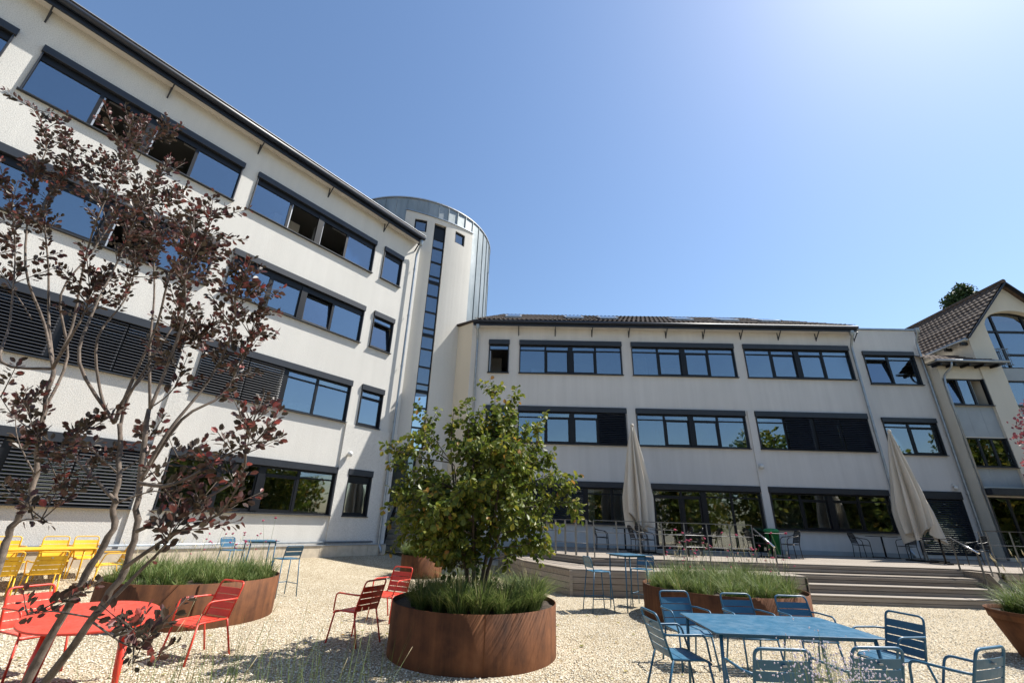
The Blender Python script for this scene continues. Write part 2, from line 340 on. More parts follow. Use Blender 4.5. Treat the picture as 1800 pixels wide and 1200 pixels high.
def window(parent, x0, x1, z0, z1, cols, y=0.0, box=.23, strip=.16, proud=.085, sillp=.105, gl='glass', label=None, boxmat='anthracite'):
    """cols: list of (fraction, kind); kind f fixed, c casement, o open, t tilted, b blind, B blind over casement, D door"""
    e = .004; zt = z1-box-.01 if box else z1-e; fy0, fy1 = y+.03, y+.10; fw = .05
    m = MB(); m.box(x0+e, x1-e, fy0, fy1, z0+e, z0+.06).box(x0+e, x1-e, fy0, fy1, zt-fw, zt)
    m.box(x0+e, x0+fw, fy0, fy1, z0+.06, zt-fw).box(x1-fw, x1-e, fy0, fy1, z0+.06, zt-fw)
    tot = sum(c[0] for c in cols); X = [x0+fw]; W = x1-x0-2*fw
    for c in cols: X.append(X[-1]+W*c[0]/tot)
    mid = len(cols)//2 if len(cols) % 2 == 0 and len(cols) > 2 else -1
    for i in range(1, len(cols)):
        w = .11 if i == mid else .045
        m.box(X[i]-w, X[i]+w, fy0-(.03 if i == mid else 0), fy1, z0+.06, zt-fw)
    if not strip and box and cols[0][1] != 'b': m.box(x0+fw, x1-fw, fy0+.001, fy1-.001, zt-fw-.15, zt-fw); fw += .15
    zs = zt-fw-strip if strip else zt-fw
    if strip:
        for i, c in enumerate(cols):
            a = X[i]+(.11 if i == mid else .045 if i else 0); b = X[i+1]-(.11 if i+1 == mid else .045 if i+1 < len(cols) else 0)
            m.box(a, b, fy0+.002, fy1-.002, zs-.05, zs)
    w = m.build('window', 'frame_dark', parent)
    if label: w['label'] = label
    for i, (_, k) in enumerate(cols):
        a = X[i]+(.11 if i == mid else .045 if i else 0); b = X[i+1]-(.11 if i+1 == mid else .045 if i+1 < len(cols) else 0)
        c0, c1 = z0+.06, (zs-.05 if strip else zt-fw)
        if strip: pane(a, b, zs, zt-fw, y+.062, gl, w)
        if k in 'cBtD':
            s = MB(); q = .05 if k != 'D' else .07; i_ = .002
            s.box(a+i_, b-i_, 0, .06, 0, q).box(a+i_, b-i_, 0, .06, c1-c0-q, c1-c0).box(a+i_, a+q, 0, .06, q, c1-c0-q).box(b-q, b-i_, 0, .06, q, c1-c0-q)
            so_ = s.build('sash', 'frame_dark', w, (0, y+.045, c0)); p = pane(a+q, b-q, q, c1-c0-q, .02, gl, w); p.location = (0, y+.045, c0)
            if k == 't': so_.rotation_euler.x = R(-7); p.rotation_euler.x = R(-7)
        elif k in 'fb': pane(a, b, c0, c1, y+.062, gl, w)
        elif k == 'o':
            s = MB(); s.box(a, a+.04, y+.06, y+.75, c0+.02, c1-.02); s.build('open_sash', 'alu_light', w)
        if k in 'bB': blind_mesh(a-.03, b+.03, c0-.03, zt, y-.035).build('blind', 'anthracite', w)
    if box:
        bevel(MB().box(x0-.02, x1+.02, y-proud, y+.10, z1-box, z1).build('roller_box', boxmat, w), .006, 1)
    if sillp: MB().box(x0-.03, x1+.03, y-sillp, y+.028, z0-.03, z0-.002).build('sill', 'anthracite', w)
    for xx in (x0+.004, x1-.034): MB().box(xx, xx+.03, y-.055, y+.026, z0, z1-box-.003).build('guide_rail', 'anthracite', w)
    return w
def downpipe(parent, x, y, z0, z1, foot=True, name='downpipe'):
    pts = [(x, y-.35, z1+.12), (x, y-.30, z1), (x, y-.13, z1-.35), (x, y-.11, z1-.6), (x, y-.11, z0+.35)]
    if foot: pts += [(x+.02, y-.12, z0+.25), (x+.05, y-.22, z0+.12), (x+.05, y-.22, z0)]
    p = MB().tube(fillet(pts, .12), .05, 10).build(name, 'zinc_pipe', parent)
    c = MB()
    for k in range(1, int((z1-z0)/2.4)+1): c.lathe([(.058, 0), (.058, .05)], 10, (x, y-.11, z0+k*2.4)).box(x-.012, x+.012, y-.06, y, z0+k*2.4+.01, z0+k*2.4+.035)
    c.build('pipe_clamp', 'zinc_pipe', p)
    MB().lathe([(.04, 0), (.1, .1), (.1, .28)], 10, (x, y-.35, z1)).build('hopper', 'zinc_pipe', p)
    return p
def interior(parent, x0, x1, y1, zs, cuts, y0=.3):
    m = MB()
    for z in zs: m.box(x0, x1, y0, y1, z-.15, z+.15)
    m.box(x0, x1, y1, y1+.1, zs[0]-.1, zs[-1]+.1)
    for c in cuts: m.box(c-.08, c+.08, y0, y1-.01, zs[0], zs[-1])
    m.build('room_interior', 'interior', parent)
    rr_ = random.Random(int(x0*10)+len(zs))
    for z in zs[:-1]:
        x = x0+.5
        while x < x1-1.2:
            w_ = rr_.uniform(.5, 1.5); h_ = rr_.choice((.75, 1.15, 1.5, 1.9)); d_ = rr_.uniform(.6, 3.2)
            MB().box(x, x+w_, y0+d_, y0+d_+.5, z+.16, z+.16+h_+.45).build('cabinet', rr_.choice(('curtain', 'curtain', 'interior', 'stone_plinth', 'panel_grey')), parent)
            if rr_.random() < .6: MB().box(x+.2, x+1.5, y0+.9, y0+1.05, z+2.62, z+2.68).build('ceiling_lamp', 'curtain', parent)
            x += w_+rr_.uniform(.3, 1.6)

# ------------------------------------------------------------------ left wing
LZ = [1.64, 4.84, 8.03, 11.22]; WH = 1.59
def left_wing():
    b = thing('office_wing', 'tall white rough-plastered office wing with dark window bands along the left', 'building', tuple(KL), RZL)
    bigs = [(-18.43, -13.41), (-12.91, -7.89), (-7.40, -2.36)]; small = (-1.89, -.86)
    holes = [(a, c, z, z+WH) for z in LZ for a, c in bigs+[small]]
    X0, X1, ZT = -24.0, .06, 13.95
    w = wall_holes('wall', 'plaster_rough', b, X0, X1, .2, ZT, holes, 0, .3)
    e = MB(); e.poly([(X1, 0, .2), (X1, 10, .2), (X1, 10, ZT), (X1, 0, ZT)]); e.poly([(X0, 10, .2), (X0, 0, .2), (X0, 0, ZT), (X0, 10, ZT)]); e.poly([(X1, 10, .2), (X0, 10, .2), (X0, 10, ZT), (X1, 10, ZT)]); e.build('end_wall', 'plaster_rough', b)
    for a, c in ((-2.33, X1), (-7.86, -7.43), (-13.38, -12.94)):    # piers stand proud on the two lower storeys
        p = wall_holes('pier', 'plaster_rough', b, a, c, .2, LZ[1]-.04, [(h[0]-.01, h[1]+.01, h[2]-.035, h[3]+.004) for h in holes if h[0] > a and h[1] < c and h[2] < 4], -.06, .055)
        q = MB()
        for xx in (a, c): q.poly([(xx, -.06, .2), (xx, 0, .2), (xx, 0, LZ[1]-.04), (xx, -.06, LZ[1]-.04)])
        q.poly([(a, -.06, LZ[1]-.04), (c, -.06, LZ[1]-.04), (c, 0, LZ[1]-.04), (a, 0, LZ[1]-.04)]); q.build('pier_side', 'plaster_rough', p)
    A = {3: 'foof', 2: 'fctf', 1: 'bbff', 0: 'fccf'}; Bm = {3: 'foof', 2: 'fcof', 1: 'bbbb', 0: 'bbbb'}; Cm = {3: 'ffff', 2: 'fccf', 1: 'bbbb', 0: 'bbbb'}
    sm = {3: 'f', 2: 't', 1: 'c', 0: 'c'}
    for k, z in enumerate(LZ):
        st = .16 if k < 2 else 0
        for (a, c), lay in zip(bigs, (Cm, Bm, A)):
            window(b, a, c, z, z+WH, [(1.0 if i in (1, 2) else 1.06, t) for i, t in enumerate(lay[k])], 0, .22, st, .085, .105, 'glass' if k else 'glass_clear')
        window(b, *small, z, z+WH, [(1, sm[k])], 0 if k else -.005, .22, .16 if k in (1, 2) else 0, .085, .105, 'glass' if k else 'glass_clear')
    interior(b, X0+.1, -.05, 6.0, [.9, 4.2, 7.4, 10.6, 13.75], [-13.2, -7.65, -2.1])
    EX = -.16
    # eave
    MB().box(X0, EX-.04, -.34, .3, 13.93, 14.02).build('soffit', 'plaster_fine', b)
    MB().box(X0, EX-.02, -.40, -.342, 13.82, 14.13).build('fascia', 'fascia', b)
    g_ = MB().tube([(X0, -.50, 14.04), (EX, -.50, 14.04)], .10, 10); g_.build('gutter', 'fascia', b)
    MB().box(X0, EX, -.60, .2, 14.145, 14.165).build('roof_edge', 'alu_light', b)
    r = MB(); r.poly([(X0, -.5, 14.172), (EX, -.5, 14.172), (EX, 10, 15.4), (X0, 10, 15.4)]); r.poly([(EX, -.5, 14.165), (EX, 10, 14.1), (EX, 10, 15.4)]); r.poly([(X1, 0, 13.96), (X1, 10, 13.96), (EX-.1, 10, 14.05), (EX-.1, 0, 14.05)]); r.poly([(X1, 10, 13.9), (X0, 10, 13.9), (X0, 10, 15.4), (X1, 10, 15.4)]); r.build('roof', 'roof_tile', b)
    for k in range(9):
        u = -2.1-2.76*k; s = MB(); s.bar((u, -.01, 13.50), (u, -.33, 13.90), .035, .03).box(u-.018, u+.018, -.022, -.001, 13.48, 13.92); s.build('eave_bracket', 'fascia', b)
    s = MB(); s.bar((-.28, -.01, 13.45), (-.28, -.38, 13.90), .05, .04); s.build('eave_bracket', 'fascia', b)
    downpipe(b, -.26, -.06, .42, 13.62)
    # plinth of stone slabs with a metal cap
    u = -15.0
    while u < -.1:
        u1 = min(u+.62, X1); MB().box(u+.004, u1-.004, -.21+random.uniform(-.002, .002), -.061, .15, .695).build('plinth_slab', 'stone_plinth', b); u += .62
    MB().box(-15, X1-.03, -.235, -.062, .70, .722).build('plinth_cap', 'alu_light', b)
    MB().tube([(-15, -.12, .80), (-.5, -.12, .80)], .028, 8).build('conduit', 'zinc_pipe', b)
    # small ball lamp
    l = MB(); l.lathe([(.005, -.10), (.06, -.085), (.095, -.03), (.1, .02), (.07, .08), (.005, .1)], 16, (-2.05, -.19, 3.72)); l.tube([(-2.05, -.06, 3.72), (-2.05, -.12, 3.72)], .04, 8); l.build('wall_lamp', 'lamp_white', b)
    return b
left_wing()

# ------------------------------------------------------------------ stair tower
TC = Vector((-6.01, 22.79, 0)); TR = 4.456
def tpt(a, r, z): return (r*math.sin(R(a)), -r*math.cos(R(a)), z)
def curved(m, a0, a1, r0, r1, z0, z1, n=6, ztop=None):
    for i in range(n):
        b0 = a0+(a1-a0)*i/n; b1 = a0+(a1-a0)*(i+1)/n
        t0 = ztop(b0) if ztop else z1; t1 = ztop(b1) if ztop else z1
        m.hexa([tpt(b0, r1, z0), tpt(b1, r1, z0), tpt(b1, r0, z0), tpt(b0, r0, z0), tpt(b0, r1, t0), tpt(b1, r1, t1), tpt(b1, r0, t1), tpt(b0, r0, t0)])
    return m
def tower():
    b = thing('stair_tower', 'round stair tower clad in grey zinc with a plastered front and window strip', 'tower', tuple(TC))
    A0, A1, S0, S1 = 5.2, 54.3, 24.2, 32.2
    ztop = lambda a: 16.02+.17*((a-29.6)/24.5)**2
    RP = TR+.06; RI = TR-.22
    m = MB()
    sq = [(11.4, 19.3), (39.2, 47.2)]; sz0, sz1 = 15.02, 15.72
    curved(m, A0, S0, RI, RP, 4.35, sz0, 8); curved(m, S1, A1, RI, RP, .3, sz0, 9)
    for a0, a1 in ((A0, sq[0][0]), (sq[0][1], S0), (S1, sq[1][0]), (sq[1][1], A1)): curved(m, a0, a1, RI, RP, sz0, sz1, 4)
    curved(m, A0, A1, RI, RP, sz1, 16, 20, ztop)
    m.build('wall', 'plaster_tower', b)
    t = MB(); curved(t, A0-.3, A1+.3, TR, RP+.05, 16.2, 16.26, 24)
    t = MB()
    for i in range(24):
        a = A0-.3+(A1-A0+.6)*i/24; a2 = A0-.3+(A1-A0+.6)*(i+1)/24; za, zb = ztop(a)+.004, ztop(a2)+.004
        t.hexa([tpt(a, RP+.05, za), tpt(a2, RP+.05, zb), tpt(a2, TR, zb), tpt(a, TR, za), tpt(a, RP+.05, za+.05), tpt(a2, RP+.05, zb+.05), tpt(a2, TR, zb+.05), tpt(a, TR, za+.05)])
    t.build('flashing', 'zinc_pipe', b)
    for a0, a1 in sq:
        f = MB(); q = .9
        curved(f, a0+.05, a0+q, RP-.14, RP-.05, sz0+.005, sz1-.005, 1); curved(f, a1-q, a1-.05, RP-.14, RP-.05, sz0+.005, sz1-.005, 1); curved(f, a0+q, a1-q, RP-.14, RP-.05, sz0+.005, sz0+.07, 2); curved(f, a0+q, a1-q, RP-.14, RP-.05, sz1-.07, sz1-.005, 2)
        w = f.build('window', 'frame_dark', b); MB().poly([tpt(a0+q, RP-.1, sz0+.07), tpt(a1-q, RP-.1, sz0+.07), tpt(a1-q, RP-.1, sz1-.07), tpt(a0+q, RP-.1, sz1-.07)]).build('pane', 'glass', w)
    # window strip
    zz = [15.62, 14.84, 14.31, 13.47, 12.66, 12.34, 11.57, 10.71, 9.87, 9.53, 8.83, 7.96, 7.16, 6.82, 6.09, 5.22, 4.38]
    f = MB(); y = RP-.12
    for a in (S0, S1-.55): curved(f, a+.03, a+.52, y-.05, y+.05, 4.35, 15.7, 1)
    for k, z in enumerate(zz): curved(f, S0+.55, S1-.58, y-.049, y+.049, z-(.075 if k in (5, 9, 13) else .035), z+(.075 if k in (5, 9, 13) else .035), 1)
    w = f.build('window_strip', 'frame_dark', b)
    for k in range(len(zz)-1):
        mat = 'frame_dark' if k == 0 else 'glass'
        tl = random.uniform(-.006, .006)
        MB().poly([tpt(S0+.5, y, zz[k+1]+.02), tpt(S1-.5, y, zz[k+1]+.02), tpt(S1-.5, y+tl, zz[k]-.02), tpt(S0+.5, y+tl, zz[k]-.02)]).build('pane' if k else 'cover_plate', mat, w)
    MB().box(-.3, .3, -.3, .3, 4.0, 15.6).build('stair_core', 'interior', b)
    # zinc panels with standing seams
    zt = 17.0; edges = [A1+.02+7.4*k for k in range(0, 42)]; edges = [e for e in edges if e < 360+A0-3]+[360+A0-.02]
    for a0, a1 in zip(edges[:-1], edges[1:]):
        lo = 8.8; p = curved(MB(), a0+.1, a1-.1, TR-.03, TR+random.uniform(-.004, .004), lo, zt-.02, 3).build('zinc_panel', 'zinc', b)
        curved(MB(), a0-.22, a0+.22, TR-.02, TR+.035, lo, zt-.02, 1).build('seam', 'zinc', p)
    n_ = 7
    for k in range(n_):
        a0 = A0+(A1-A0)*k/n_; a1 = A0+(A1-A0)*(k+1)/n_
        p = MB(); t0, t1 = ztop(a0)+.055, ztop(a1)+.055
        p.hexa([tpt(a0+.1, TR, t0), tpt(a1-.1, TR, t1), tpt(a1-.1, TR-.03, t1), tpt(a0+.1, TR-.03, t0), tpt(a0+.1, TR, zt-.02), tpt(a1-.1, TR, zt-.02), tpt(a1-.1, TR-.03, zt-.02), tpt(a0+.1, TR-.03, zt-.02)])
        p = p.build('zinc_panel', 'zinc', b); curved(MB(), a0-.22, a0+.22, TR-.02, TR+.035, t0, zt-.02, 1).build('seam', 'zinc', p)
    curved(MB(), 0, 359.99, TR-.3, TR+.05, zt, zt+.06, 90).build('roof_rim', 'alu_light', b)
    MB().poly([tpt(-a*6, TR-.2, zt+.05) for a in range(60)]).build('roof', 'zinc', b)
    v = MB(); curved(v, 84, 88, TR+.03, TR+.06, 14.3, 15.1, 1); v.build('vent_grille', 'zinc_pipe', b)
    # recessed entrance under the tower
    MB().box(-2.2, 3.2, -3.35, -3.25, .2, 4.35).build('entrance_wall', 'plaster_tower', b)
    MB().poly([tpt(a, RI, 4.36) for a in (0, 8, 16, 24)]+[(1.9, -3.3, 4.36), (-.5, -3.3, 4.36)]).build('entrance_ceiling', 'plaster_tower', b)
    d = MB(); x0, x1, z0, z1 = .75, 2.05, 2.12, 4.2
    d.box(x0, x0+.09, -3.45, -3.36, z0, z1).box(x1-.09, x1, -3.45, -3.36, z0, z1).box(x0+.09, x1-.09, -3.45, -3.36, z1-.12, z1).box(x0+.09, x1-.09, -3.45, -3.36, z0, z0+.12)
    d = d.build('door', 'frame_dark', b); MB().box(x0+.09, x1-.09, -3.41, -3.40, z0+.12, z1-.12).build('pane', 'glass_clear', d); MB().bar((x1-.16, -3.5, 3.0), (x1-.16, -3.5, 3.4), .03, .03, (1, 0, 0)).build('handle', 'steel_bright', d)
tower()
def entry_stairs():
    s = thing('entrance_stairs', 'dark open-tread steel stairs climbing to the tower entrance', 'stairs', (-3.95, 18.35, .3), R(-8))
    for k in range(9):
        bevel(MB().box(-.75, .75, k*.13-.14, k*.13+.14, .13+k*.2, .165+k*.2).build('tread', 'steel', s), .004, 1)
    for x in (-.78, .78): MB().bar((x, -.15, .03), (x, 1.15, 1.95), .05, .2).build('stringer', 'black_metal', s)
    MB().box(-.8, .8, 1.2, 1.75, 1.84, 1.88).build('landing', 'steel', s)
entry_stairs()

# ------------------------------------------------------------------ tiled roof sheet as real relief
def tile_sheet(name, mat, parent, eA, eB, rB, rA, cw=.22, rh=.34, amp=.022, step=.03):
    eA, eB, rA, rB = (np.array(p, float) for p in (eA, eB, rA, rB))
    nc = max(2, int(round(np.linalg.norm(eB-eA)/cw))); nr = max(2, int(round(np.linalg.norm(rA-eA)/rh)))
    nrm = np.cross(eB-eA, rA-eA); nrm /= np.linalg.norm(nrm); k = 4
    u = np.linspace(0, 1, nc*k+1); V = []; rows = []
    for r in range(nr):
        for q, h in ((0.0, step), (.98, 0.0)):
            v = (r+q)/nr; a = eA+(rA-eA)*v; b = eB+(rB-eB)*v
            pts = a[None]+(b-a)[None]*u[:, None]
            L = np.linalg.norm(b-a); ph = u*L/cw*2*np.pi
            off = h+amp*np.sin(ph)+.006*rng.standard_normal(1)
            V.append(pts+nrm[None]*off[:, None])
    V = np.array(V); nv = V.shape[1]; F = []
    i = np.arange(nv-1)
    for r in range(len(V)-1): F.append(np.stack([r*nv+i, r*nv+i+1, (r+1)*nv+i+1, (r+1)*nv+i], -1))
    F = np.concatenate(F)
    me = bpy.data.meshes.new(name); me.from_pydata(V.reshape(-1, 3).tolist(), [], F.tolist()); me.materials.append(M[mat])
    o = ob(name, me, parent); o['kind'] = 'stuff'; return o

# ------------------------------------------------------------------ right wing
RZ = [1.64, 4.76, 7.90]; RH = 1.61
def right_wing():
    b = thing('office_wing', 'three-storey office wing in shade with long dark windows above the wooden terrace', 'building', tuple(OR), RZR)
    bigs = [(.36, 5.07), (5.53, 10.20), (10.65, 15.37)]; small = (-1.07, -.13)
    X0, X1, ZT = -1.9, 15.72, 10.3
    holes = [(a, c, z, z+RH) for z in RZ[1:] for a, c in bigs+[small]]+[(.36, 5.5, 1.64, 3.25), (5.92, 10.28, .80, 3.25), (10.65, 15.37, 1.64, 3.25)]
    wall_holes('wall', 'plaster_fine', b, X0, X1, 0, ZT, holes, 0, .3)
    e = MB(); e.poly([(X1, 0, 0), (X1, 8, 0), (X1, 8, ZT), (X1, 0, ZT)]); e.poly([(X1, 8, 0), (X0, 8, 0), (X0, 8, ZT), (X1, 8, ZT)]); e.poly([(X0-.82, .62, 0), (X0-.82, 8, 0), (X0-.82, 8, ZT), (X0-.82, .62, ZT)][::-1]); e.build('end_wall', 'plaster_fine', b)
    MB().hexa([(X0-.001, .0, 0), (X0-.001, .3, 0), (X0-.82, .9, 0), (X0-.82, .62, 0), (X0-.001, .0, ZT+.1), (X0-.001, .3, ZT+.1), (X0-.82, .9, ZT+.1), (X0-.82, .62, ZT+.1)]).build('return_wall', 'plaster_warm_bounce', b)
    MB().hexa([(X0+.05, -.12, ZT+.105), (X0+.05, .5, ZT+.105), (X0-.9, 1.0, ZT+.105), (X0-.9, .5, ZT+.105), (X0+.05, -.12, ZT+.2), (X0+.05, .5, ZT+.25), (X0-.9, 1.0, ZT+.25), (X0-.9, .5, ZT+.2)]).build('return_cap', 'roof_tile', b)
    for a, c in ((5.12, 5.48), (10.32, 10.60)):
        z1 = RZ[1]+RH+.02 if a > 6 else RZ[1]+RH; MB().box(a, c, -.05, -.001, 3.27 if a < 6 else .2, z1).build('pier', 'plaster_fine', b)
    MB().box(X0, 5.9, -.03, -.001, .2, .93).build('base_strip', 'panel_grey', b); MB().box(10.62, X1, -.03, -.001, .2, .93).build('base_strip', 'panel_grey', b)
    L2 = ['fccf', 'fccf', 'fccf']; L1 = ['fccb', 'fccf', 'fbbb']
    for (a, c), t in zip(bigs, L2): window(b, a, c, RZ[2], RZ[2]+RH, [(1, k) for k in t])
    for (a, c), t in zip(bigs, L1): window(b, a, c, RZ[1], RZ[1]+RH, [(1, k) for k in t])
    window(b, *small, RZ[2], RZ[2]+RH, [(1, 'o')]); window(b, *small, RZ[1], RZ[1]+RH, [(1, 'c')])
    window(b, .36, 5.5, 1.64, 3.25, [(1.3, 'b'), (1.3, 'b'), (1, 'f'), (1.1, 'f')], gl='glass_clear')
    window(b, 10.65, 15.37, 1.64, 3.25, [(1, k) for k in 'fccf'], gl='glass_clear')
    window(b, 5.92, 10.28, .80, 3.25, [(1, 'D'), (.8, 'D'), (1, 'f'), (1, 'f')], sillp=0, gl='glass_clear', label='tall glazed terrace doors')
    c = MB(); n_ = 60
    for i in range(n_):
        x0 = 2.98+.62*i/n_; x1 = 2.98+.62*(i+1)/n_; c.poly([(x0, .26+.03*math.sin(i*1.1), 1.66), (x1, .26+.03*math.sin((i+1)*1.1), 1.66), (x1, .26+.03*math.sin((i+1)*1.1), 3.0), (x0, .26+.03*math.sin(i*1.1), 3.0)], True)
    c.build('curtain', 'curtain', b)
    interior(b, X0+.1, X1-.1, 5.5, [.6, 3.95, 7.1, 10.1], [.1, 5.3, 10.42])
    # eave, gutter, brackets
    EL, ER = -1.80, 15.70
    MB().box(EL, ER, -.36, .2, 10.12, 10.18).build('soffit', 'plaster_fine', b)
    MB().box(EL-.02, ER+.02, -.42, -.362, 10.08, 10.32).build('fascia', 'fascia', b)
    MB().tube([(EL-.03, -.49, 10.25), (ER+.03, -.49, 10.25)], .075, 10).build('gutter', 'fascia', b)
    tile_sheet('roof_tiles', 'roof_tile', b, (EL, -.46, 10.36), (ER, -.46, 10.36), (12.8, 3.7, 12.65), (EL+1.2, 3.7, 12.65))
    r = MB(); r.poly([(ER, -.46, 10.34), (ER, 8, 10.34), (12.8, 3.7, 12.64)]); r.poly([(EL+1.2, 3.7, 12.6), (12.8, 3.7, 12.6), (ER, 8, 10.34), (EL, 8, 10.34)]); r.poly([(EL, 8, 10.34), (EL, -.46, 10.34), (EL+1.2, 3.7, 12.6)]); r.build('roof', 'roof_tile', b)
    for x, w_ in ((-.4, .8), (2.6, .9), (4.3, .9), (8.0, .9), (10.2, .9), (12.2, .9)):
        s = MB(); y0, z0 = .7, 10.36+.55*1.16; s.hexa([(x, y0, z0+.06), (x+w_, y0, z0+.06), (x+w_, y0+1.0, z0+.59), (x, y0+1.0, z0+.59), (x, y0, z0+.13), (x+w_, y0, z0+.13), (x+w_, y0+1.0, z0+.66), (x, y0+1.0, z0+.66)])
        w = s.build('roof_window', 'alu_light', b); MB().poly([(x+.08, y0+.08, z0+.18), (x+w_-.08, y0+.08, z0+.18), (x+w_-.08, y0+.92, z0+.64), (x+.08, y0+.92, z0+.64)]).build('pane', 'glass', w)
    for k in range(10):
        x = .3+k*1.72; s = MB(); s.bar((x, -.002, 9.78), (x, -.34, 10.10), .035, .03); s.box(x-.018, x+.018, -.02, -.001, 9.74, 10.11); s.build('eave_bracket', 'fascia', b)
    downpipe(b, -1.62, 0, 1.0, 9.85, False); downpipe(b, 15.50, 0, .8, 9.85)
    l = MB(); l.lathe([(.005, -.10), (.06, -.085), (.095, -.03), (.1, .02), (.07, .08), (.005, .1)], 16, (10.46, -.15, 4.02)); l.tube([(10.46, -.05, 4.02), (10.46, -.1, 4.02)], .04, 8); l.build('wall_lamp', 'lamp_white', b)
right_wing()
def link_bay():
    b = thing('link_building', 'narrow flat-topped grey bay between the office wing and the tiled house', 'building', tuple(OR), RZR)
    y = .55; X0, X1 = 15.73, 19.15
    wins = [(16.42, 18.72, 7.90, 9.50), (16.42, 18.72, 4.78, 6.36)]; blindw = (16.5, 18.72, .9, 3.3)
    wall_holes('wall', 'plaster_fine', b, X0, X1, 0, 10.6, wins+[blindw], y, .3)
    MB().box(X0-.02, X1+.05, y-.06, y+5, 10.605, 10.68).build('parapet_cap', 'zinc_pipe', b)
    e = MB(); e.poly([(X1, y, 0), (X1, y+5, 0), (X1, y+5, 10.6), (X1, y, 10.6)]); e.build('end_wall', 'plaster_fine', b)
    window(b, *wins[0], [(1, 't'), (1.1, 'f')], y, .20, .12); window(b, *wins[1], [(1, 'f'), (1.1, 'c')], y, .20, .12)
    window(b, *blindw, [(1, 'b')], y, .3, 0, sillp=0)
    interior(b, X0+.1, X1-.1, 4.5, [.6, 3.95, 7.1, 10.2], [], .9)
    downpipe(b, 18.98, y, .8, 10.3, True)
    c = MB(); c.lathe([(.005, -.08), (.05, -.07), (.075, 0), (.05, .07), (.005, .08)], 14, (18.55, y-.12, 3.45)); c.box(18.50, 18.60, y-.1, y, 3.52, 3.62); c.build('security_camera', 'lamp_white', b)
link_bay()
def house():
    b = thing('gabled_house', 'cream gabled house with brown tiled roof and arched window at the right edge', 'house', tuple(OR), RZR)
    GX0, GX1, RX, ZE, ZRr = 20.97, 25.75, 23.36, 10.22, 12.80
    ax0, ax1, zsp, zar = 21.95, 24.77, 10.62, .86
    roofz = lambda x: ZRr-(abs(x-RX))*(ZRr-ZE)/(RX-GX0)
    archz = lambda x: zsp+zar*math.sqrt(max(0, 1-((x-RX)/((ax1-ax0)/2))**2))
    m = MB(); n_ = 24; xs = [GX0]+[ax0+(ax1-ax0)*(1-math.cos(math.pi*i/n_))/2 for i in range(n_+1)]+[GX1]
    for a, c in zip(xs[:-1], xs[1:]):
        lo = lambda x, a=a, c=c: 0 if (c <= ax0 or a >= ax1) else archz(x)
        parts = [(a, c)] if not (a < RX < c) else [(a, RX), (RX, c)]
        for p, q in parts: m.poly([(p, 0, lo(p)), (q, 0, lo(q)), (q, 0, roofz(q)), (p, 0, roofz(p))])
        if a >= ax0 and c <= ax1: m.poly([(a, 0, archz(a)), (c, 0, archz(c)), (c, .45, archz(c)), (a, .45, archz(a))])
    m.poly([(ax0, 0, 0), (ax0, 0, zsp), (ax0, .45, zsp), (ax0, .45, 0)]); m.poly([(ax1, 0, 0), (ax1, .45, 0), (ax1, .45, zsp), (ax1, 0, zsp)])
    m.poly([(GX0, 0, 0), (GX0, 0, ZE), (GX0, 14, ZE), (GX0, 14, 0)])
    m.build('wall', 'plaster_house', b)
    # arched window
    f = MB(); yw = .30; bars = [ax0+.01, 22.72, RX+.62, ax1-.07]
    def clipz(x): return archz(min(max(x, ax0+.03), ax1-.03))
    pts = [(ax0+.03, yw, 8.72)]+[(x, yw, archz(x)-.03) for x in [ax0+.03+(ax1-ax0-.06)*(1-math.cos(math.pi*i/20))/2 for i in range(21)]]+[(ax1-.03, yw, 8.72)]
    for p, q in zip(pts[:-1], pts[1:]): f.bar(p, q, .09, .08, (0, 1, 0))
    for x in (22.66, RX+.7): f.box(x-.045, x+.045, yw-.04, yw+.04, 8.75, archz(x)-.04)
    f.box(ax0+.05, 22.6, yw-.038, yw+.038, 10.45, 10.55); f.box(22.71, RX+.65, yw-.038, yw+.038, 10.45, 10.55); f.box(22.71, RX+.65, yw-.038, yw+.038, 9.30, 9.40)
    w = f.build('window', 'frame_dark', b)
    for x0, x1 in ((ax0+.05, 22.62), (22.70, RX+.66), (RX+.74, ax1-.05)):
        MB().box(x0, x1, yw, yw+.01, 8.75, 10.44).build('pane', 'glass', w)
        xs_ = np.linspace(x0, x1, 7); MB().poly([(x0, yw+.003, 10.56), (x1, yw+.003, 10.56)]+[(x, yw+.003, clipz(x)-.05) for x in xs_[::-1]]).build('pane', 'glass', w)
    r = MB(); r.bar((ax0+.02, .12, 9.58), (22.66, .12, 9.58), .04, .04); r.bar((ax0+.02, .12, 8.82), (22.66, .12, 8.82), .03, .03)
    for i in range(9): x = ax0+.06+i*.075; r.bar((x, .12, 8.82), (x, .12, 9.58), .014, .014)
    r.build('balcony_rail', 'steel', b)
    MB().box(ax0+.004, ax1-.004, .16, .28, 8.08, 8.66).build('spandrel_panel', 'panel_grey', b)
    window(b, ax0+.01, ax1-.01, 6.92, 8.06, [(1, 'f'), (1, 'c'), (1, 'f')], .15, 0, 0)
    MB().box(ax0+.004, ax1-.004, .16, .28, 5.5, 6.88).build('spandrel_panel', 'panel_grey', b)
    window(b, ax0+.01, ax1-.01, 4.30, 5.46, [(1, 'f'), (1, 'c'), (1, 'f')], .15, 0, 0)
    MB().box(ax0+.004, ax1-.004, .16, .28, .5, 4.26).build('spandrel_panel', 'panel_grey', b)
    MB().box(ax0, ax1, .9, 1.0, .3, 11.3).build('room_interior', 'interior', b)
    # lower bay left of the gable, with a lean-to roof
    P0, P1, yb = 19.16, 20.965, .06
    wins = [(19.22, 20.95, 6.88, 8.08), (19.22, 20.95, 4.28, 5.48), (19.3, 20.95, .9, 3.1)]
